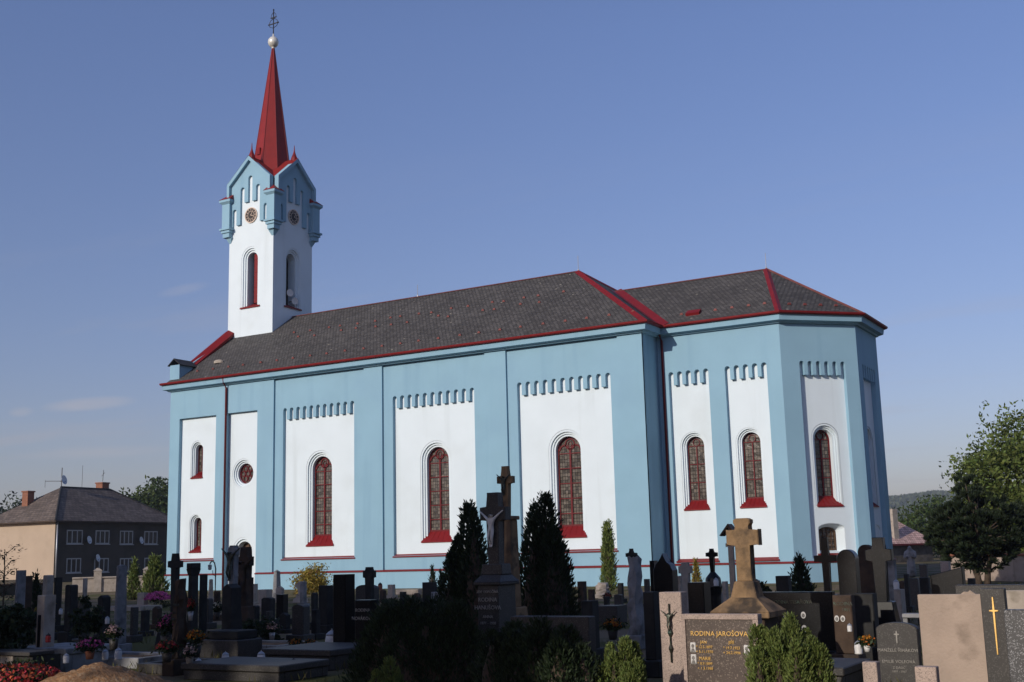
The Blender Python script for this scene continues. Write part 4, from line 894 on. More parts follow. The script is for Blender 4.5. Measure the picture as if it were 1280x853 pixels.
def stone(u0, u1, v, d, shape, M, label, T=.18, plinth=True, lines=None, ink=None, name='gravestone', cat='gravestone', portraits=(), dark_panel=None, W=None, H=None, bev=.012):
    c, w_, h_ = place(u0, u1, v, d, T); w_ = W or w_; h_ = H or h_
    t = thing(name, label, cat, c); zp = min(.22, h_ * .2) if plinth else 0
    if shape == 'obelisk':
        b = MB(); b.frustum((w_ / 2, T / 2), (w_ * .38, T * .38), zp, h_ - w_ * .35, bev=bev); b.frustum((w_ * .38, T * .38), (.01, .01), h_ - w_ * .35, h_); b.build('shaft', M, t)
    elif shape == 'capital':
        b = MB(); b.frustum((w_ * .40, T * .42), (w_ * .36, T * .38), zp, h_ - .22, bev=bev); b.build('shaft', M, t)
        b = MB(); b.frustum((w_ * .36, T * .4), (w_ * .5, T * .52), h_ - .22, h_ - .10); b.box(-w_ / 2, w_ / 2, -T * .53, T * .53, h_ - .10, h_, bev); b.build('capital', M, t)
    elif shape == 'rock':
        g = np.random.default_rng(int(u0 * 7)); b = MB(); rings = []
        for k in range(9):
            f = k / 8; z = zp + (h_ - zp) * f; r_ = 1 - .38 * f ** 2.2; rings.append([b.v((w_ / 2 * r_ * (1 + .13 * g.normal()) * math.copysign(abs(math.cos(a)) ** .6, math.cos(a)) + .02 * g.normal(), T / 2 * r_ * (1 + .1 * g.normal()) * math.copysign(abs(math.sin(a)) ** .6, math.sin(a)), z + .02 * g.normal())) for a in np.linspace(0, 2 * math.pi, 12, endpoint=False)])
        for A, B in zip(rings, rings[1:]):
            for k in range(12): b.bm.faces.new([A[k], A[(k + 1) % 12], B[(k + 1) % 12], B[k]])
        b.bm.faces.new(rings[-1]); b.build('boulder', M, t)
    else:
        b = MB().prism([(x, z + zp if z == 0 else z) for x, z in outline(shape, w_, h_)], -T / 2, T / 2, bev); b.build('slab', M, t)
    if plinth:
        b = MB().box(-w_ / 2 - .07, w_ / 2 + .07, -T / 2 - .09, T / 2 + .07, 0, zp, .012); b.build('base', M, t)
    if dark_panel: x0, x1, z0, z1, pm = dark_panel; MB().box(x0 * w_, x1 * w_, -T / 2 - .012, -T / 2 + .02, z0 * h_, z1 * h_, .004).build('inscription_plate', pm, t)
    if lines: inscription([(a, x * w_, z * h_, s_ * h_) for a, x, z, s_ in lines], t, -T / 2 - (.012 if dark_panel else 0), ink or SILVER)
    for x, z, r_ in portraits:
        p = MB().prism([(x * w_ + .75 * r_ * math.cos(a), z * h_ + r_ * math.sin(a)) for a in np.linspace(0, 2 * math.pi, 16, endpoint=False)], -T / 2 - .012, -T / 2 + .004).build('portrait', PORC, t)
        MB().prism([(x * w_ + .5 * r_ * math.cos(a), z * h_ - .1 * r_ + .62 * r_ * math.sin(a)) for a in np.linspace(0, 2 * math.pi, 12, endpoint=False)], -T / 2 - .014, -T / 2 - .01).build('print', PORT, p)
    t['w'] = w_; return t
def latin(b, hw, z0, z1, za, th, dp):
    """one-piece latin cross outline: half arm width, foot, top, arm centre, thickness"""
    q = th / 2; b.prism([(-q, z0), (q, z0), (q, za - q), (hw, za - q), (hw, za + q), (q, za + q), (q, z1), (-q, z1), (-q, za + q), (-hw, za + q), (-hw, za - q), (-q, za - q)], -dp / 2, dp / 2, min(.01, th * .15)); return b
def cross(u0, u1, v, va, d, M, label, th=.1, dp=.09, base='block', z0=.3, figure=None, bw=.3, bm=None, flare=0):
    c, w_, h_ = place(u0, u1, v, d, dp); za = zt((u0 + u1) / 2, va, d); t = thing('grave_cross', label, 'grave cross', c)
    latin(MB(), w_ / 2, z0 - .02, h_, za, th, dp).build('cross', M, t)
    b = MB()
    if base == 'block': b.frustum((bw, bw * .7), (bw * .86, bw * .6), 0, z0 * .55, bev=.012); b.frustum((bw * .62, bw * .45), (bw * .5, bw * .36), z0 * .55, z0, bev=.012)
    elif base == 'urn': b.lathe([(bw, 0), (bw, z0 * .25), (bw * .8, z0 * .3), (bw * .82, z0 * .6), (bw, z0 * .75), (bw * .85, z0 * .9), (bw * .3, z0)], n=16)
    else: b.frustum((bw, bw * .6), (bw * .5, bw * .35), 0, z0, bev=.02)
    b.build('base', bm or M, t)
    if figure: corpus(t, 0, -dp / 2 - .03, za - figure[0] * .92, figure[0], figure[1])
    return t
GB = 'kerbed grave plots'
def bed(c, W, Ln, label, M=None, fill=None, h=.16, cover=False, name='grave_plot'):
    t = thing(name, label, 'grave', c); b = MB()
    for a in ((-W / 2, W / 2, -Ln, -Ln + .12), (-W / 2, W / 2, -.12, 0), (-W / 2, -W / 2 + .12, -Ln + .12, -.12), (W / 2 - .12, W / 2, -Ln + .12, -.12)): b.box(*a, 0, h, .01)
    b.build('kerb', M or GREYG, t)
    if cover: MB().box(-W / 2 - .03, W / 2 + .03, -Ln - .03, .0, h + .002, h + .09, .012).build('cover_slab', M or GREYG, t)
    else: MB().box(-W / 2 + .12, W / 2 - .12, -Ln + .12, -.12, 0, h - .04).build('bed_soil', fill or EARTH, t)
    return t
def lantern(u, v0, v1, d, label, M=WAX):
    z1 = zt(u, v0, d); z0 = max(0, zt(u, v1, d)); h = z1 - z0; r = h * .3; P = at(u, d); P.z = z0
    t = thing('grave_lantern', label, 'grave lantern', P); MB().lathe([(r * .8, 0), (r, h * .06), (r * .9, h * .12), (r, h * .5), (r * .86, h * .7), (r * .7, h * .72)], n=12).build('glass', M, t, smooth=True)
    MB().lathe([(r * .85, h * .7), (r * .9, h * .76), (r * .45, h * .88), (r * .12, h * .93), (r * .1, h)], n=12).build('lid', GALV if M is WAX else IRON, t); return t
def flowers(u, v0, v1, d, wpx, label, blossom, seed, potM=TERRA, pot=True, n=200, cat='flowers', fn=75):
    """a bunch in a pot or vase; rows v0 top, v1 foot"""
    z1 = zt(u, v0, d); z0 = max(0, zt(u, v1, d)); P = at(u, d); P.z = z0; W = wpx * d / F_PX * .78; h = z1 - z0; g = np.random.default_rng(seed)
    t = thing('flower_bunch', label, cat, P); ph = h * .42 if pot else 0
    if pot: r = min(W * .3, ph * .6); MB().lathe([(r * .7, 0), (r * .85, ph * .5), (r, ph), (r * .85, ph), (r * .8, ph * .9)], n=14).build('vase', potM, t, smooth=True)
    C = g.normal(size=(n * 2, 3)) * np.array([W * .22, W * .2, (h - ph) * .2]) + np.array([0, 0, ph + (h - ph) * .45])
    link('leaves', leaf_mesh('leaves', C, rnd_dirs(n * 2, g), rnd_dirs(n * 2, g), .04, .014), DARKBUSH, t)
    dd_ = rnd_dirs(fn, g); dd_[:, 2] = np.abs(dd_[:, 2]); Q_ = dd_ * np.array([W / 2, W / 2, (h - ph) * .55]) * (.5 + .5 * g.random((fn, 1)) ** .4) + np.array([0, 0, ph + (h - ph) * .4])
    link('blossoms', leaf_mesh('blossoms', np.repeat(Q_, 3, 0) + .012 * g.normal(size=(fn * 3, 3)), rnd_dirs(fn * 3, g), np.repeat(dd_, 3, 0) + .5 * g.normal(size=(fn * 3, 3)), .017, .014), blossom, t); return t

# --- west side, far left of the picture
stone(23.5, 32, 713, 27, 'flat', GREY, 'narrow upright bluish grey pillar before the beige house side', .22)
stone(32.5, 43, 720, 27.6, 'flat', BROWN, 'square dark slab just right of the narrow bluish pillar', .16)
stone(49, 73, 744, 20, 'flat', PALE, 'mottled greyish tombstone with a narrow dark plate', .22, dark_panel=(-.2, .16, .30, .74, BLACK), plinth=True)
c_ = at(50, 19.6); t = thing('tomb_base', 'pale two block tomb plinth below the mottled greyish tombstone', 'tomb plinth', c_ + Vector((0, -.35, 0)))
MB().box(-.42, -.14, -.3, .2, 0, .31, .01).box(.06, .34, -.3, .2, 0, .31, .01).build('block', PALE, t); MB().box(-.5, .75, -.34, .1, .312, .37, .01).build('slab', GREYG, t); MB().box(.345, .75, -.28, .2, 0, .31).build('dark_block', BLACKM, t)
stone(55, 69, 719, 31, 'segment', PALE, 'pale curved top stone behind the small yellow shrub', .2)
stone(70, 79, 722, 30, 'flat', BLACKM, 'dark slab directly right of the pale curved stone', .2)
stone(83, 100, 731, 27, 'segment', BLACKM, 'broad dark rounded stone under the lowest lit house window', .2)
stone(105, 111, 723, 33, 'flat', PALE, 'small sunlit pale post among dark stones before the house', .12)
stone(124, 141, 744, 24, 'gable', BLACKM, 'dark pointed stone left of the tall tapering stele', .2)
stone(101, 116, 752, 25, 'flat', GREYG, 'low greyish block between two dark pointed shrubs', .2)
stone(144, 162, 706, 22, 'obelisk', GREY, 'tall tapering grey stele in front of the dark house', .26)
blob_bush('shrub', 'small yellow green shrub before the beige house corner', 'shrub', at(60, 29), .42, .98, YELLOW, 51, 900, .04)
conifer('conifer', 'tiny dark pointed conifer between slab and yellow shrub', 'conifer', at(47, 33), 1.35, .22, DARKCON, 52, 700, .06)
blob_bush('bush', 'large dark bush at the left picture edge', 'bush', at(8, 20), 1.0, 1.15, DARKBUSH, 53, 1800, .06)
blob_bush('bush', 'dark rounded bush behind the mottled greyish tombstone', 'bush', at(33, 23), .7, .9, DARKBUSH, 54, 1300, .05)
blob_bush('bush', 'dark leafy bush left of the tall grey stele', 'bush', at(112, 23), .7, .95, DARKBUSH, 55, 1300, .05)
bd = blob_bush('flower_bed', 'low bed of orange red flowers in the lower left corner', 'flower bed', at(26, 15.6), 1.1, .42, DARKBUSH, 56, 2200, .03, None, FRED, 800, .9)
lantern(88, 816, 829, 17, 'white grave lantern on the crest of the earth mound'); lantern(136, 811, 825, 17.4, 'slim white lantern right of the terracotta bowl'); lantern(152, 809, 825, 17.6, 'stout white lantern below the tall grey stele')
flowers(117, 799, 824, 17.2, 40, 'wide terracotta bowl of mixed flowers behind the mound', FPINK, 61)
flowers(146, 781, 812, 18.2, 24, 'bunch of pale pink flowers before the tall grey stele', FPALE, 62, GREYG); lantern(65, 791, 803, 19.2, 'small red lantern on the dark tomb slab', LRED); lantern(79, 760, 768, 24, 'tiny white light beside the mottled greyish tombstone'); lantern(137, 770, 780, 22.5, 'pair of pale candle cups at the foot of the grey stele')
# heaped earth of a fresh grave
def mound():
    g = np.random.default_rng(71); P = at(126, 14.9); t = MB(); nx, ny = 40, 40; V = [[None] * (ny + 1) for _ in range(nx + 1)]
    for i in range(nx + 1):
        for j in range(ny + 1):
            x, y = -1.25 + 2.5 * i / nx, -1.3 + 2.6 * j / ny; r = math.hypot(x / 1.2, y / 1.25); h = .43 * max(0, 1 - r ** 1.3) + (.015 * g.normal() if r < 1 else 0) - (.03 if r >= 1 else 0); V[i][j] = t.v((x, y, h))
    for i in range(nx):
        for j in range(ny): t.bm.faces.new([V[i][j], V[i + 1][j], V[i + 1][j + 1], V[i][j + 1]])
    o = t.build('earth_mound', EARTH, None, smooth=True); o.location = P; tag(o, 'heaped brown earth of a fresh grave in the lower left', 'earth mound')
mound()
# --- between house and church door
conifer('conifer', 'slim sunlit conifer just right of the tall grey stele', 'conifer', at(168.5, 57), 1.75, .34, THUJA, 81, 1500, .08)
conifer('conifer', 'broad sunlit cone shaped conifer before the dark house', 'conifer', at(194.5, 56), 1.85, .62, THUJA, 82, 2600, .09, .6)
stone(173, 187, 741, 46, 'flat', PALE, 'small whitish fluted stone below the sunlit conifers', .2)
blob_bush('flower_bed', 'bright pink flower clump beside the small whitish stone', 'flower bed', at(199, 45.5), .85, .55, DARKBUSH, 83, 500, .05, None, FPINK, 500)
bed(at(186, 44.3), 1.5, 1.0, 'sunlit kerbed plot under the pink flower clump', PALE, None, .16)
cross(209.5, 230, 692, 705.5, 24, BLACKM, 'black stone cross at the left corner of the church', .12, .1, 'block', .5)
stone(216, 238, 725, 18, 'rock', BROWN, 'rough brown rock stele with faint gilt letters below the black cross', .26, lines=[('RODINA', .05, .72, .045), ('1903', .05, .64, .04), ('1931', .05, .57, .04)], ink=BRONZE)
stone(233.5, 251.5, 704, 23, 'capital', BLACKM, 'dark pillar with a flared capital before the west panel', .24)
stone(250.5, 260, 718, 24.5, 'flat', BLACKM, 'plain black slab right of the pillar with flared capital', .18)
stone(261, 268, 724, 50, 'obelisk', PALE, 'small glowing pale stone left of the red downpipe', .25)
t = thing('lamp_post', 'thin curled iron lamp post left of the red downpipe', 'lamp post', at(270, 42)); MB().tube([(0, 0, 0), (0, 0, 1.35), (-.06, 0, 1.55), (-.18, 0, 1.62), (-.27, 0, 1.52)], .022, 6).tube([(0, 0, 1.1), (-.12, 0, 1.15), (-.14, 0, 1.3)], .012, 5).build('post', IRON, t); MB().lathe([(.02, .12), (.07, .1), (.06, -.05), (.03, -.07)], -.27, 0, 10, z0=1.38).build('lamp_head', GALV, t)
tt = cross(284.5, 300, 682, 690, 22, GREY, 'bluish grey crucifix on a dark gabled stone by the church door', .11, .12, 'none', 1.05, (.55, BRONZE), .2, BLACKM)
stone(278, 303, 730, 21.6, 'gable', BLACKM, 'dark gabled gravestone carrying nothing but the bluish crucifix behind', .26)
t = thing('tomb_base', 'broad dark stepped tomb plinth before the church door', 'tomb plinth', at(291, 20.8)); MB().box(-.42, .42, -.3, .3, 0, .3, .015).build('step', GREYG, t); MB().box(-.36, .36, -.24, .24, .302, .44, .015).build('block', BLACKM, t)
cross(297, 318, 684, 702, 24.5, BROWN, 'brown carved crucifix covering the church doorway', .17, .16, 'taper', .7, (.75, BROWN), .26)
stone(306, 318, 722, 25.5, 'flat', BROWN, 'brown upright block leaning on the carved crucifix by the doorway', .22)
stone(341, 352, 712.5, 52, 'obelisk', GREY, 'grey sunlit obelisk left of the yellow green shrub', .3)
stone(323, 341, 737, 42, 'flat', PALE, 'low sunlit pale slab between doorway and grey obelisk', .3)
stone(317, 323, 730, 44, 'flat', PALE, 'narrow pale upright right beside the brown crucifix', .2)
stone(327, 345, 747, 30, 'segment', BLACKM, 'left of two black stones under the grey obelisk', .2); stone(345.5, 361, 743, 30.6, 'flat', BLACK, 'right of two black stones under the grey obelisk', .2)
blob_bush('shrub', 'wide yellow green shrub against the light blue plinth', 'shrub', at(389, 57), 2.2, 1.25, YELLOW, 84, 3600, .07, None, None, 0, 1.0)
cross(369, 383, 727, 732, 46, PALE, 'little pale cross in front of the yellow green shrub', .14, .14, 'block', .3, None, .25)
stone(375, 384, 727, 40, 'flat', GREY, 'grey slab directly behind the little pale cross', .16)
stone(365, 388, 756, 24, 'segment', GREYG, 'low greyish stone with a lit patch under the shrub', .2)
stone(398, 417, 732, 26, 'flat', BLACKM, 'dark square stone left of the tall black granite block', .22)
stone(389, 398, 741, 28, 'round', BLACKM, 'small round dark stone below the yellow green shrub', .16)
blob_bush('bush', 'low dark bush behind the white pots of the lit plots', 'bush', at(330, 24), .9, .5, DARKBUSH, 85, 900, .05)
bed(at(338, 22.6), 2.3, 1.1, 'sunlit pale kerbed plot left of the tall black block', PALE, None, .14)
bed(at(352, 17.4), 1.7, 1.0, 'dark covered grave slab in the left foreground', GREYG, None, .13, True)
bed(at(276, 18.8), 1.3, 1.0, 'dark kerbed plot with dry grass beside the lanterns', GREYG, None, .14)
bed(at(198, 20.5), 1.4, 1.0, 'shaded kerbed plot behind the earth mound', GREY, None, .16)
bed(at(120, 20.4), 1.2, 1.0, 'bluish covered grave behind the terracotta bowl', GREY, None, .26, True)
lantern(284, 814, 831, 18.0, 'bluish white lantern on the dry grass plot'); lantern(328, 813, 831, 17.7, 'grey white lantern at the corner of the dark slab'); lantern(251, 822, 838, 17.6, 'pale lantern beside the rough rock stele')
lantern(368, 822, 839, 17.0, 'red lantern on the dark covered slab', LRED); lantern(415, 786, 815, 20.2, 'tall white candle holder left of the tall black block')
flowers(212, 800, 828, 17.6, 34, 'mixed reddish flowers at the right foot of the mound', FRED, 86, GREYG); flowers(211, 766, 815, 18.4, 30, 'tall dark plant with pink blossoms before the rock stele', FPINK, 87, GREYG); flowers(247, 786, 822, 18.0, 30, 'bush of orange marigolds right of the rock stele', FORANGE, 88, GREYG)
flowers(240, 748, 776, 21.0, 14, 'red flowers in a slim vase on the capital pillar grave', FRED, 89, GALV); flowers(273, 753, 774, 24, 14, 'cream flowers beside the dark gabled gravestone', FWHITE, 90, GREYG); flowers(370, 799, 812, 21.0, 16, 'white pot of green and yellow on the lit plot', FORANGE, 91, WAX); flowers(387, 800, 811, 21.4, 20, 'low yellow flowers right of the white pot', FORANGE, 92, GREYG, False); flowers(341, 778, 800, 21.8, 16, 'pale twiggy plant in a glass vase on the lit plot', FPALE, 93, GALV); flowers(240, 808, 830, 17.2, 22, 'small pale flowers in a pot by the rock stele foot', FPALE, 94, PALE)
# --- tall black block and its neighbours
stone(416, 444, 718, 20, 'flat', BLACK, 'tall plain black granite block in front of the church', .26)
stone(443, 473, 750, 19.4, 'flat', BLACK, 'lower black stone with grey lettering beside the tall black block', .2, lines=[('RODINA', 0, .80, .085), ('NOVÁKOVA', 0, .66, .085)], ink=SILVER)
bed(at(440, 18.9), 1.25, 1.3, 'dark covered grave in front of the tall black block', GREYG, None, .2, True)
flowers(468, 781, 815, 17.4, 24, 'violet flowers in a vase before the lettered black stone', FVIOLET, 95, BLACKM)
cross(453, 470.5, 709, 718, 26, BLACKM, 'dark stone cross right behind the tall black block', .14, .12, 'block', .6)
stone(444, 474, 731, 26.6, 'segment', GREYG, 'grey arched stone below the dark stone cross', .2)
stone(484, 494, 731, 48, 'flat', PALE, 'pale sunlit stone left of the wide low slabs', .2); stone(494, 527, 737, 52, 'flat', PALE, 'wide low sunlit slab against the church plinth', .3, False)
stone(474, 483, 737, 44, 'gable', BROWN, 'small brown pointed stone left of the pale sunlit stone', .2)
stone(499, 508, 740, 31, 'flat', BLACKM, 'small black block below the wide sunlit slab', .15); stone(509, 517, 747, 31, 'flat', BLACKM, 'tiny dark stub right of the small black block', .15)
stone(515, 526, 741.5, 45, 'round', BROWN, 'reddish brown round stone near the dark hedge', .2)
stone(527, 546, 728, 31, 'flat', BLACKM, 'dark rectangular slab left of the big conifers', .2); stone(538, 562, 740, 28, 'flat', GREY, 'bluish grey broad slab before the left big conifer', .22)
lantern(475, 728, 738, 40, 'golden little lamp right of the dark stone cross', TERRA)
conifer('conifer', 'little pointed conifer beyond the dark rectangular slab', 'conifer', at(540, 52), 1.15, .2, DARKCON, 101, 500, .06); conifer('conifer', 'small dark conifer left of the big conifers', 'conifer', at(551, 44), 1.0, .2, DARKCON, 102, 500, .06)
for i, (u, d, h_, r_, lab) in enumerate(((486, 15.2, .98, .40, 'dark juniper at the left end of the foreground hedge'), (513, 14.8, 1.02, .42, 'second dark juniper of the foreground hedge, right of the first'), (541, 15.0, 1.0, .42, 'dark juniper in the middle of the foreground hedge'), (568, 14.6, .96, .36, 'dark juniper of the hedge next to the crucifix pedestal'))):
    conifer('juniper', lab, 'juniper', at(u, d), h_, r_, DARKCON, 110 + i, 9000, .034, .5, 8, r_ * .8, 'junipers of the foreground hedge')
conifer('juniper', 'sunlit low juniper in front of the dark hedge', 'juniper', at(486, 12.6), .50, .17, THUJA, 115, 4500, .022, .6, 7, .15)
# --- crucifix monument between the two big conifers
conifer('conifer', 'large dark conifer left of the stone crucifix', 'conifer', at(587, 21.5), 2.42, .42, DARKCON, 120, 11000, .05, .62, 6, .30, 'pair of large dark conifers')
conifer('conifer', 'large dark conifer right of the stone crucifix', 'conifer', at(683, 20.5), 2.50, .48, DARKCON, 121, 12500, .05, .6, 7, .33, 'pair of large dark conifers')
c, w_, h_ = place(595, 645, 722, 16, .42); t = thing('crucifix_monument', 'tall grey stone crucifix with pale figure on an inscribed pedestal', 'monument', c)
MB().frustum((w_ / 2 + .07, .30), (w_ / 2 + .05, .29), 0, .42, bev=.015).build('base_block', PALE, t); MB().frustum((w_ / 2 - .02, .23), (w_ / 2 - .03, .22), .42, 1.17, bev=.01).build('pedestal', GREYG, t); MB().box(-w_ / 2 - .02, w_ / 2 + .02, -.25, .25, 1.17, 1.21, .01).frustum((w_ / 2 + .02, .25), (.15, .14), 1.212, 1.30).build('cornice', GREYG, t)
MB().frustum((.165, .13), (.15, .12), 1.30, 1.44, bev=.01).build('cross_foot', GREYG, t); latin(MB(), .20, 1.43, 2.38, 2.10, .17, .15).build('cross', GREYG, t); corpus(t, 0, -.11, 1.66, .46, PORC)
inscription([('ZDE ODPOČÍVÁ', 0, 1.07, .045), ('RODINA', 0, .96, .075), ('HANUŠOVA', 0, .86, .075), ('ANNA', 0, .75, .055), ('1871 - 1938', 0, .67, .05)], t, -.235, SILVER)
c, w_, h_ = place(624, 645, 583, 19, .16); t = thing('pillar_crucifix', 'slender brown sunlit pillar cross rising behind the grey crucifix', 'grave cross', c)
MB().frustum((.28, .26), (.22, .2), 0, .75, bev=.015).frustum((.15, .14), (.125, .12), .75, 2.1, bev=.01).box(-.16, .16, -.14, .14, 2.1, 2.16, .01).build('pillar', SAND, t); latin(MB(), .145, 2.15, h_, zt(634, 600, 19), .11, .10).build('cross', SAND, t); corpus(t, 0, -.075, 2.48, .33, BRONZE)
t = thing('low_wall', 'long low dark grave wall right of the crucifix pedestal', 'wall', at(690, 14.3)); MB().box(-.55, .50, -.09, .09, 0, .83, .01).build('slab', GREYG, t)
for i, (u, d, h_, r_, lab) in enumerate(((640, 12.8, .80, .30, 'dark juniper right of the pedestal foot in the foreground'), (672, 12.4, .86, .34, 'dark juniper in the middle foreground below the big conifer'), (704, 12.2, .78, .32, 'dark juniper left of the granite pillar, before the low wall'))):
    conifer('juniper', lab, 'juniper', at(u, d), h_, r_, DARKCON, 130 + i, 9000, .030, .5, 8, r_ * .8, 'junipers before the low wall')
stone(724, 746, 751, 18, 'flat', BLACKM, 'dark square stone right of the big conifers', .22); stone(720, 732, 727, 30, 'flat', BROWN, 'brown slab peeping out right of the big conifer', .2)
conifer('thuja', 'slender column of sunlit green thuja before the church wall', 'thuja', at(760.5, 50), 2.78, .30, THUJA, 140, 3600, .07, .35, 2, .12)
stone(740, 763, 729, 42, 'rock', PALE, 'sunlit pale boulder stone beside the green thuja column', .5, False)
flowers(757, 741, 757, 34, 12, 'reddish flowers in a dark pot before the pale boulder', FRED, 141, BLACKM)
stone(744, 781, 757, 26, 'flat', GREYG, 'grey table like tomb below the green thuja column', .5, False); stone(770, 778, 729, 38, 'flat', BLACKM, 'small dark upright between thuja and the rock with cross', .15)
flowers(762, 773, 800, 17.5, 28, 'yellow flower bunch in the shade under the grey tomb', FORANGE, 142, BLACKM)
c, w_, h_ = place(780, 804, 697, 20, .3); t = stone(780, 804, 697, 20, 'rock', GREY, 'grey rough boulder stele topped by a small dark cross', .34, True, name='boulder_stele'); latin(MB(), .10, h_ - .06, zt(788, 686, 20), zt(788, 694, 20), .06, .06).build('cross', BLACKM, t).location.x = -.04
stone(815, 846, 692, 22, 'ogee', BLACK, 'black pointed gothic stone below the nave corner', .26); stone(811, 822, 701, 22.4, 'flat', BLACK, 'narrow black side block left of the gothic stone', .2)
stone(801, 822, 740, 15.5, 'flat', BLACKM, 'black slab left of the pale granite pillar', .2)
cross(846.5, 865, 703, 712.5, 27, PALE, 'pale stone cross left of the little yellow conifer', .15, .13, 'block', .45, None, .28); stone(845, 853, 720, 29, 'flat', PALE, 'pale slab peeping out behind the pale stone cross', .2)
conifer('conifer', 'little yellowish conifer between pale cross and black cross', 'conifer', at(869, 44), 1.2, .24, YELLOW, 143, 600, .06)
cross(881.5, 897.5, 686, 693.5, 24, BLACK, 'slim black cross on a round urn shaped stone', .075, .08, 'urn', 1.12, None, .17); stone(888, 901, 741, 30, 'flat', PALE, 'lit pale block under the round urn shaped stone', .2, False)
lantern(884, 740, 752, 26, 'white candle left of the lit pale block'); lantern(893, 722, 733, 23.4, 'small pale lamp at the urn stone')
# --- foreground right
def pillar():
    c, w_, h_ = place(821, 856, 740, 13, .17); t = thing('granite_pillar', 'pale pink granite pillar with a bronze crucifix ornament', 'gravestone', c); MB().box(-w_ / 2, w_ / 2, -.085, .085, 0, h_, .008).build('pillar', GRAN, t)
    b = MB(); x = -.01; b.tube([(x, -.1, .40), (x, -.1, h_ - .12)], .009, 6); b.tube([(x - .05, -.1, h_ - .24), (x, -.105, h_ - .22), (x + .05, -.1, h_ - .24)], .009, 6); b.lathe([(.004, -.05), (.03, 0), (.02, .03), (.004, .05)], x, -.1, 8, z0=h_ - .42); b.lathe([(.004, -.06), (.026, 0), (.004, .06)], x, -.1, 8, z0=h_ - .58); b.build('ornament', BRONZE, t); corpus(t, x, -.12, h_ - .40, .2, BRONZE)
pillar()
def jaros():
    c, w_, h_ = place(847, 947, 767.5, 12.5, .13); t = thing('gravestone', 'polished brown gravestone in a pale granite frame with gilt names', 'gravestone', c); f = .055
    b = MB(); b.box(-w_ / 2, w_ / 2, -.065, .065, h_ - f, h_, .005).box(-w_ / 2, -w_ / 2 + f * .7, -.065, .065, 0, h_ - f).box(w_ / 2 - f, w_ / 2, -.065, .065, 0, h_ - f); b.build('frame', GRAN, t)
    MB().box(-w_ / 2 + f * .7, w_ / 2 - f, -.05, .05, 0, h_ - f).build('slab', GRANB, t)
    k = w_ / .70
    def L(s_, x, z, sz): inscription([(s_, x * k, h_ - z * k, sz * k)], t, -.052, GOLD)
    L('RODINA JAROŠOVA', -.01, .185, .058); L('JAN', -.155, .25, .036); L('* 12.5.1897', -.15, .29, .033); L('+ 5.11.1970', -.15, .33, .033); L('JIŘÍ', .10, .25, .036); L('* 19.7.1923', .10, .295, .033); L('+ 24.2.1996', .10, .335, .033); L('MARIE', -.15, .39, .04); L('* 8.9.1899', -.15, .43, .033); L('+ 1.3.1988', -.15, .47, .033); L('JAN', -.13, .70, .04)
    for x, z in ((-.255, .285), (-.255, .385), (.235, .30)):
        p = MB().box((x - .026) * k, (x + .026) * k, -.062, -.05, h_ - (z + .042) * k, h_ - (z - .042) * k, .006).build('portrait', PORC, t); q = MB(); q.prism([(x * k + .016 * math.cos(a), h_ - (z - .012) * k + .02 * math.sin(a)) for a in np.linspace(0, 6.28, 12, endpoint=False)], -.0645, -.062); q.prism([((x - .02) * k, h_ - (z + .037) * k), ((x + .02) * k, h_ - (z + .037) * k), (x * k + .012, h_ - (z + .008) * k), (x * k - .012, h_ - (z + .008) * k)], -.0645, -.062); q.build('print', PORT, p)
jaros()
stone(857, 886, 728, 18, 'flat', BLACK, 'black box shaped stone behind the framed brown gravestone', .28)
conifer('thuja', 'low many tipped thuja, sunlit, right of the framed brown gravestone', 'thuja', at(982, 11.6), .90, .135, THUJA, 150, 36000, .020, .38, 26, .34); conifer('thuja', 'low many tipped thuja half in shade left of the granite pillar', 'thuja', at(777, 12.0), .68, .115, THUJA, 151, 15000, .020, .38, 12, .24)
def big_cross():
    d = 15; c, w_, h_ = place(907, 955, 648, d, .17); c = at(931, d); t = thing('stone_cross', 'weathered sandstone cross on a hipped stone cap', 'grave cross', c)
    za = zt(931, 672, d); q = .085; b = MB(); hw = .205; ft = zt(931, 727, d)
    b.prism([(-q * 1.15, ft), (q * 1.15, ft), (q * .95, za - q), (hw - .03, za - q * .9), (hw, za - q * 1.15), (hw, za + q * 1.15), (hw - .03, za + q * .9), (q * .9, za + q), (q * .85, h_ - .09), (q * 1.25, h_ - .06), (q * 1.25, h_ - .02), (q * .8, h_), (-q * .8, h_), (-q * 1.25, h_ - .02), (-q * 1.25, h_ - .06), (-q * .85, h_ - .09), (-q * .9, za + q), (-hw + .03, za + q * .9), (-hw, za + q * 1.15), (-hw, za - q * 1.15), (-hw + .03, za - q * .9), (-q * .95, za - q)], -.075, .075, .012); b.build('cross', SAND, t)
    zc_ = zt(935, 768, d); zm = zt(935, 746, d); MB().frustum((.17, .15), (.12, .11), zm - .03, ft + .005, bev=.012).build('foot', SAND, t)
    MB().frustum((.37, .33), (.16, .14), zc_ + .04, zm).box(-.37, .37, -.33, .33, zc_ - .03, zc_ + .04, .01).build('cap', SAND, t); MB().frustum((.30, .27), (.28, .25), 0, zc_ - .03, bev=.012).build('pedestal', BROWN, t)
big_cross()
t = thing('roofed_cross', 'slender weathered wooden cross with a little gabled roof', 'grave cross', at(914, 17.2)); zz_ = zt(914, 655, 17.2); MB().box(-.035, .035, -.03, .03, 0, zz_ - .04).box(-.07, .07, -.025, .025, zz_ - .32, zz_ - .27).build('post', PALE, t); MB().prism([(-.13, zz_ - .16), (0, zz_), (.13, zz_ - .16), (.11, zz_ - .17), (0, zz_ - .05), (-.11, zz_ - .17)], -.09, .09).build('roof', WOOD, t)
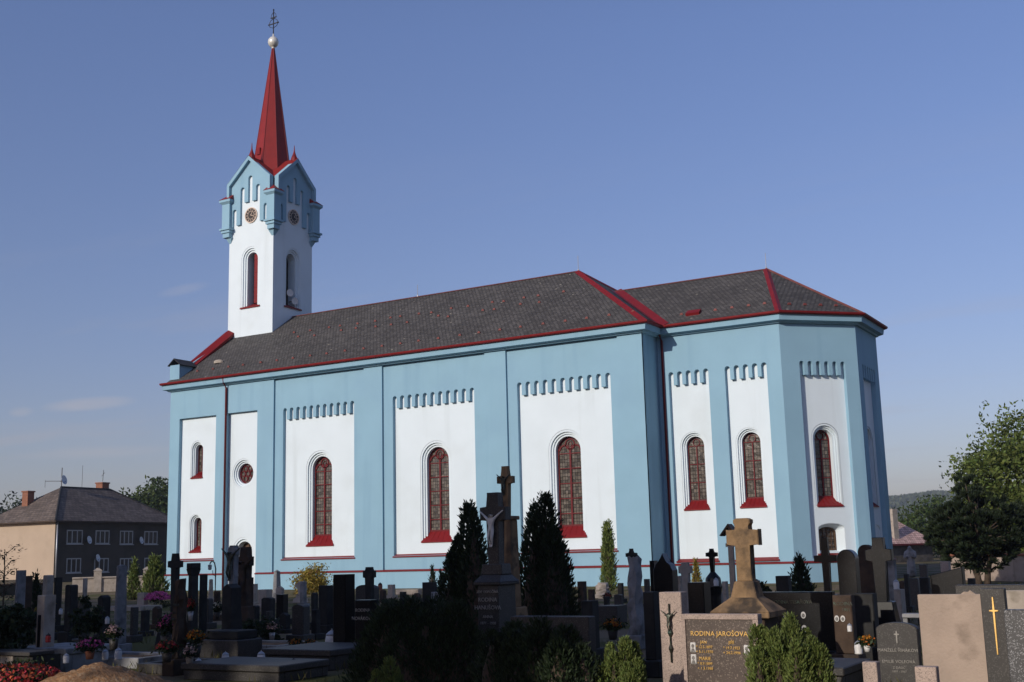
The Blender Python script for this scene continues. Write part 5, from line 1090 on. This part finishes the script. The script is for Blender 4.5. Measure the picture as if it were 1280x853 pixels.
conifer('conifer', 'dark cone shaped conifer before the apse corner', 'conifer', at(998.5, 28), 1.32, .34, DARKCON, 152, 1800, .06, .7); blob_bush('bush', 'dark bush right of the weathered sandstone cross', 'bush', at(958, 25), .5, 1.0, DARKBUSH, 153, 900, .05); stone(967, 987, 720, 22, 'flat', BLACKM, 'black upright slab left of the dark conical conifer', .2)
stone(945, 1040, 740, 17, 'flat', BLACK, 'wide black family stone with four oval portraits', .16, lines=[('RODINA TESAŘOVA', -.05, .84, .065)], ink=BRONZE, portraits=((-.14, .68, .045), (.10, .68, .045), (-.12, .50, .05), (.10, .49, .05)))
stone(1036, 1064, 744, 16.4, 'flat', BROWN, 'brownish stone with two oval portraits right of the wide black one', .18, lines=[('RODINA', .05, .86, .07), ('1911', .2, .78, .06)], ink=BRONZE, portraits=((-.32, .68, .04), (.0, .68, .04)))
cross(1016.5, 1047, 672, 698.5, 24, BLACK, 'large plain black cross before the low apse window', .12, .12, 'block', .65)
stone(1045.5, 1073, 687, 19, 'round', BLACK, 'tall black round headed stone right of the plain black cross', .22); stone(1072, 1094, 681, 22, 'round', BROWN, 'dark brown round headed stone behind the rightmost black cross', .24)
cross(1081, 1117, 672, 694, 18.5, BLACK, 'massive black cross overlapping the edge of the apse', .16, .15, 'block', .75, None, .32)
stone(1062, 1092, 742, 17.6, 'flat', BLACKM, 'dark squat stone at the foot of the massive black cross', .24)
def arched():
    c, w_, h_ = place(1087, 1141, 778, 14, .12); t = thing('gravestone', 'dark arched gravestone with a small cross and pale lettering', 'gravestone', c); MB().prism(outline('segment', w_, h_), -.06, .06, .008).build('slab', GREYG, t)
    latin(MB(), .028, h_ - .22, h_ - .09, h_ - .125, .012, .01).build('small_cross', SILVER, t).location.y = -.063
    inscription([('MANŽELÉ ŘÍHÁKOVI', 0, h_ - .31, .047), ('EMILIE VOLFOVÁ', 0, h_ - .43, .047), ('Z DÁSIC', 0, h_ - .49, .035), ('1897 - 1967', 0, h_ - .53, .032)], t, -.06, SILVER)
arched()
for u0, u1, v, d, lab in ((1067, 1089, 827, 11.4, 'left of two square sunlit granite posts in the right foreground'), (1131, 1161, 833, 11.2, 'right of two square sunlit granite posts in the right foreground')):
    c, w_, h_ = place(u0, u1, v, d, .12); o = MB().box(-w_ / 2, w_ / 2, -.06, .06, 0, h_, .006).build('granite_post', GRAN); o.location = c; tag(o, lab, 'grave post', 'granite posts of one grave')
c, w_, h_ = place(1142, 1224, 743, 13, .10); t = thing('gravestone', 'large rough pinkish concrete slab beside the gilt cross pillar', 'gravestone', c); MB().box(-w_ / 2, w_ / 2, -.05, .05, 0, h_, .006).build('slab', CONC, t); MB().prism([(.10, h_ - .005), (.14, h_ + .025), (.18, h_ + .022), (.20, h_ + .04), (.23, h_ + .018), (.26, h_ - .005)], -.03, .03).build('broken_edge', CONC, t)
c, w_, h_ = place(1220, 1253, 735.5, 12.6, .12); t = thing('gravestone', 'dark granite pillar with a long slender gilt cross', 'gravestone', c); MB().box(-w_ / 2, w_ / 2, -.06, .06, 0, h_, .006).build('pillar', GREYG, t); latin(MB(), .042, h_ - .62, h_ - .08, h_ - .21, .013, .014).build('gilt_cross', GOLD, t).location.y = -.066
c, w_, h_ = place(1247.5, 1345, 762, 12.2, .12); t = thing('gravestone', 'speckled dark granite slab cut by the right picture edge', 'gravestone', c); MB().box(-w_ / 2, w_ / 2, -.06, .06, 0, h_, .006).build('slab', GRAND, t); o = inscription([('R O D I N A', .02, h_ - .25, .072)], t, -.06, GOLD)
t = thing('low_wall', 'long grey brown low wall behind the concrete slab', 'wall', at(1236, 16)); MB().box(-.42, .9, -.1, .1, 0, zt(1235, 731, 16), .01).build('slab', GREYG, t)
stone(1252, 1282, 738, 15.2, 'flat', PALE, 'pale lit stone behind the speckled dark granite slab', .12, False)
stone(1160, 1204, 709, 20, 'slope', BLACK, 'black slab with small gilt lettering left of the round pine trunk', .22, lines=[('RODINA', -.28, .42, .07)], ink=GOLD)
stone(1106.5, 1119, 700, 27, 'flat', GREY, 'bluish grey upright slab right of the massive black cross', .2); stone(1113, 1127, 737, 26, 'flat', PALE, 'low sunlit pale kerb stone under the bluish slab', .4, False)
c, w_, h_ = place(1129, 1146, 690, 31, .3); t = thing('statue', 'slender pale saint statue before the dark outbuilding', 'statue', c); MB().frustum((.2, .2), (.16, .16), 0, .75, bev=.015).build('pedestal', GREYG, t); o = link('figure', ROBED.copy(), GREY, t); o.location = (0, 0, .74); o.scale = (.82,) * 3
stone(1174, 1187, 702, 36, 'flat', GRAN, 'small pinkish block between black slab and pine', .3, False); stone(1146, 1160, 722, 25, 'flat', BLACKM, 'low dark stone below the slender pale statue', .2); stone(1127, 1134, 718, 29, 'flat', BLACKM, 'narrow black stub left of the pale statue', .16)
t = thing('stone_bench', 'small bluish stone bench left of the concrete slab', 'bench', at(1136, 15.2)); MB().box(-.12, .16, -.1, .1, zt(1136, 772, 15.2), zt(1136, 767, 15.2), .006).build('seat', GREY, t)
for x in (-.09, .12): MB().box(x - .025, x + .025, -.08, .08, 0, zt(1136, 772, 15.2)).build('leg', GREY, t)
flowers(1075, 796, 815, 14.6, 20, 'orange flowers in a white pot left of the arched stone', FORANGE, 160, WAX); lantern(1064, 800, 818, 15.5, 'white lantern left of the orange flowers'); lantern(1055, 779, 790, 16.0, 'pale candle below the two oval portraits')
lantern(1117, 724, 737, 26.4, 'white glass by the bluish grey upright slab')
bed(at(1010, 14.4), 1.2, 1.1, 'dark covered grave before the wide black family stone', GREYG, None, .22, True)
# smaller stones that fill the rows behind
for u0, u1, v, d, sh, M_, lab, T_ in (
    (62, 72, 752, 28, 'flat', BLACKM, 'small dark block right of the mottled greyish tombstone', .16), (92, 101, 746, 30, 'round', BROWN, 'small brown round stone behind the dark leafy bush', .16),
    (128, 137, 757, 27, 'flat', GREYG, 'low dark square stone beside the tall grey stele', .16), (165, 176, 759, 26, 'segment', GREYG, 'low curved stone just right of the tall grey stele', .16),
    (178, 190, 763, 28, 'flat', BLACKM, 'low black slab below the small whitish stone', .16), (192, 205, 758, 31, 'gable', BROWN, 'brown pointed stone below the pink flower clump', .16),
    (258, 268, 748, 30, 'round', GREYG, 'dark round stone below the small glowing pale stone', .16), (268, 277, 739, 34, 'flat', BROWN, 'thin brown stone left of the dark gabled gravestone', .14),
    (303, 312, 755, 30, 'flat', GREYG, 'dark grey stone at the foot of the carved crucifix', .14), (312, 326, 757, 27, 'segment', BLACKM, 'dark curved stone left of the two black stones', .16),
    (333, 343, 764, 25, 'flat', GREYG, 'low grey stone before the two black stones', .14), (350, 364, 766, 27, 'gable', BLACKM, 'dark pointed stone left of the low lit greyish stone', .16),
    (389, 401, 762, 24.5, 'flat', BLACKM, 'low black stone right of the low lit greyish stone', .14), (403, 415, 757, 29, 'round', GREYG, 'grey round stone left of the foot of the tall black block', .16),
    (423, 434, 733, 36, 'flat', BROWN, 'brown slab hidden mostly by the tall black block', .16), (345, 356, 733, 47, 'gable', PALE, 'tiny pale gabled stone right of the grey sunlit obelisk', .16),
    (476, 488, 749, 34, 'segment', BLACKM, 'dark curved stone just above the left end of the hedge', .16), (524, 536, 748, 36, 'gable', GREYG, 'grey pointed stone above the middle of the hedge', .16),
    (555, 566, 745, 33, 'flat', BLACKM, 'dark stone at the left foot of the big left conifer', .16), (733, 742, 737, 36, 'flat', BROWN, 'thin brown stone left of the pale boulder', .14),
    (752, 760, 746, 30, 'flat', BLACKM, 'small black stone under the green thuja column', .14), (765, 777, 743, 33, 'segment', GREYG, 'grey curved stone right of the green thuja column', .16),
    (803, 811, 724, 33, 'flat', GREYG, 'grey slab between boulder stele and gothic stone', .14), (866, 878, 729, 36, 'flat', GREYG, 'grey slab below the little yellow conifer', .14),
    (900, 908, 727, 33, 'flat', PALE, 'pale stub left of the weathered sandstone cross', .2), (938, 948, 724, 37, 'gable', GREYG, 'grey pointed stone right behind the sandstone cross', .16),
    (1003, 1013, 729, 33, 'flat', BLACKM, 'low black stone right of the dark conical conifer', .14), (1120, 1129, 726, 34, 'round', BROWN, 'small brown round stone left of the pale saint statue', .16),
    (1147, 1158, 706, 40, 'flat', GREYG, 'grey slab between the saint statue and the round pine', .18), (1206, 1216, 723, 30, 'flat', BLACKM, 'dark block left of the pine trunk behind the low wall', .16)):
    stone(u0, u1, v, d, sh, M_, lab, T_)
# dry grass tufts on paths and plots
def tufts():
    g = np.random.default_rng(200); C = []
    for k in range(900):
        u, d = g.random() * 1400 - 60, 10 + 48 * g.random() ** 1.3; p = at(u, d)
        if p.y > -1.6: continue
        for i in range(9): C.append((p.x + .09 * g.normal(), p.y + .09 * g.normal(), .05 + .03 * g.random()))
    C = np.array(C); n = len(C); o = link('grass_tufts', leaf_mesh('grass_tufts', C, np.tile(np.array([0, 0, 1.]), (n, 1)) + .35 * g.normal(size=(n, 3)), rnd_dirs(n, g), .06 + .05 * g.random(n), .008), GRASSM); tag(o, 'dry grass tufts scattered over the graveyard paths', 'grass', kind='stuff')
tufts()
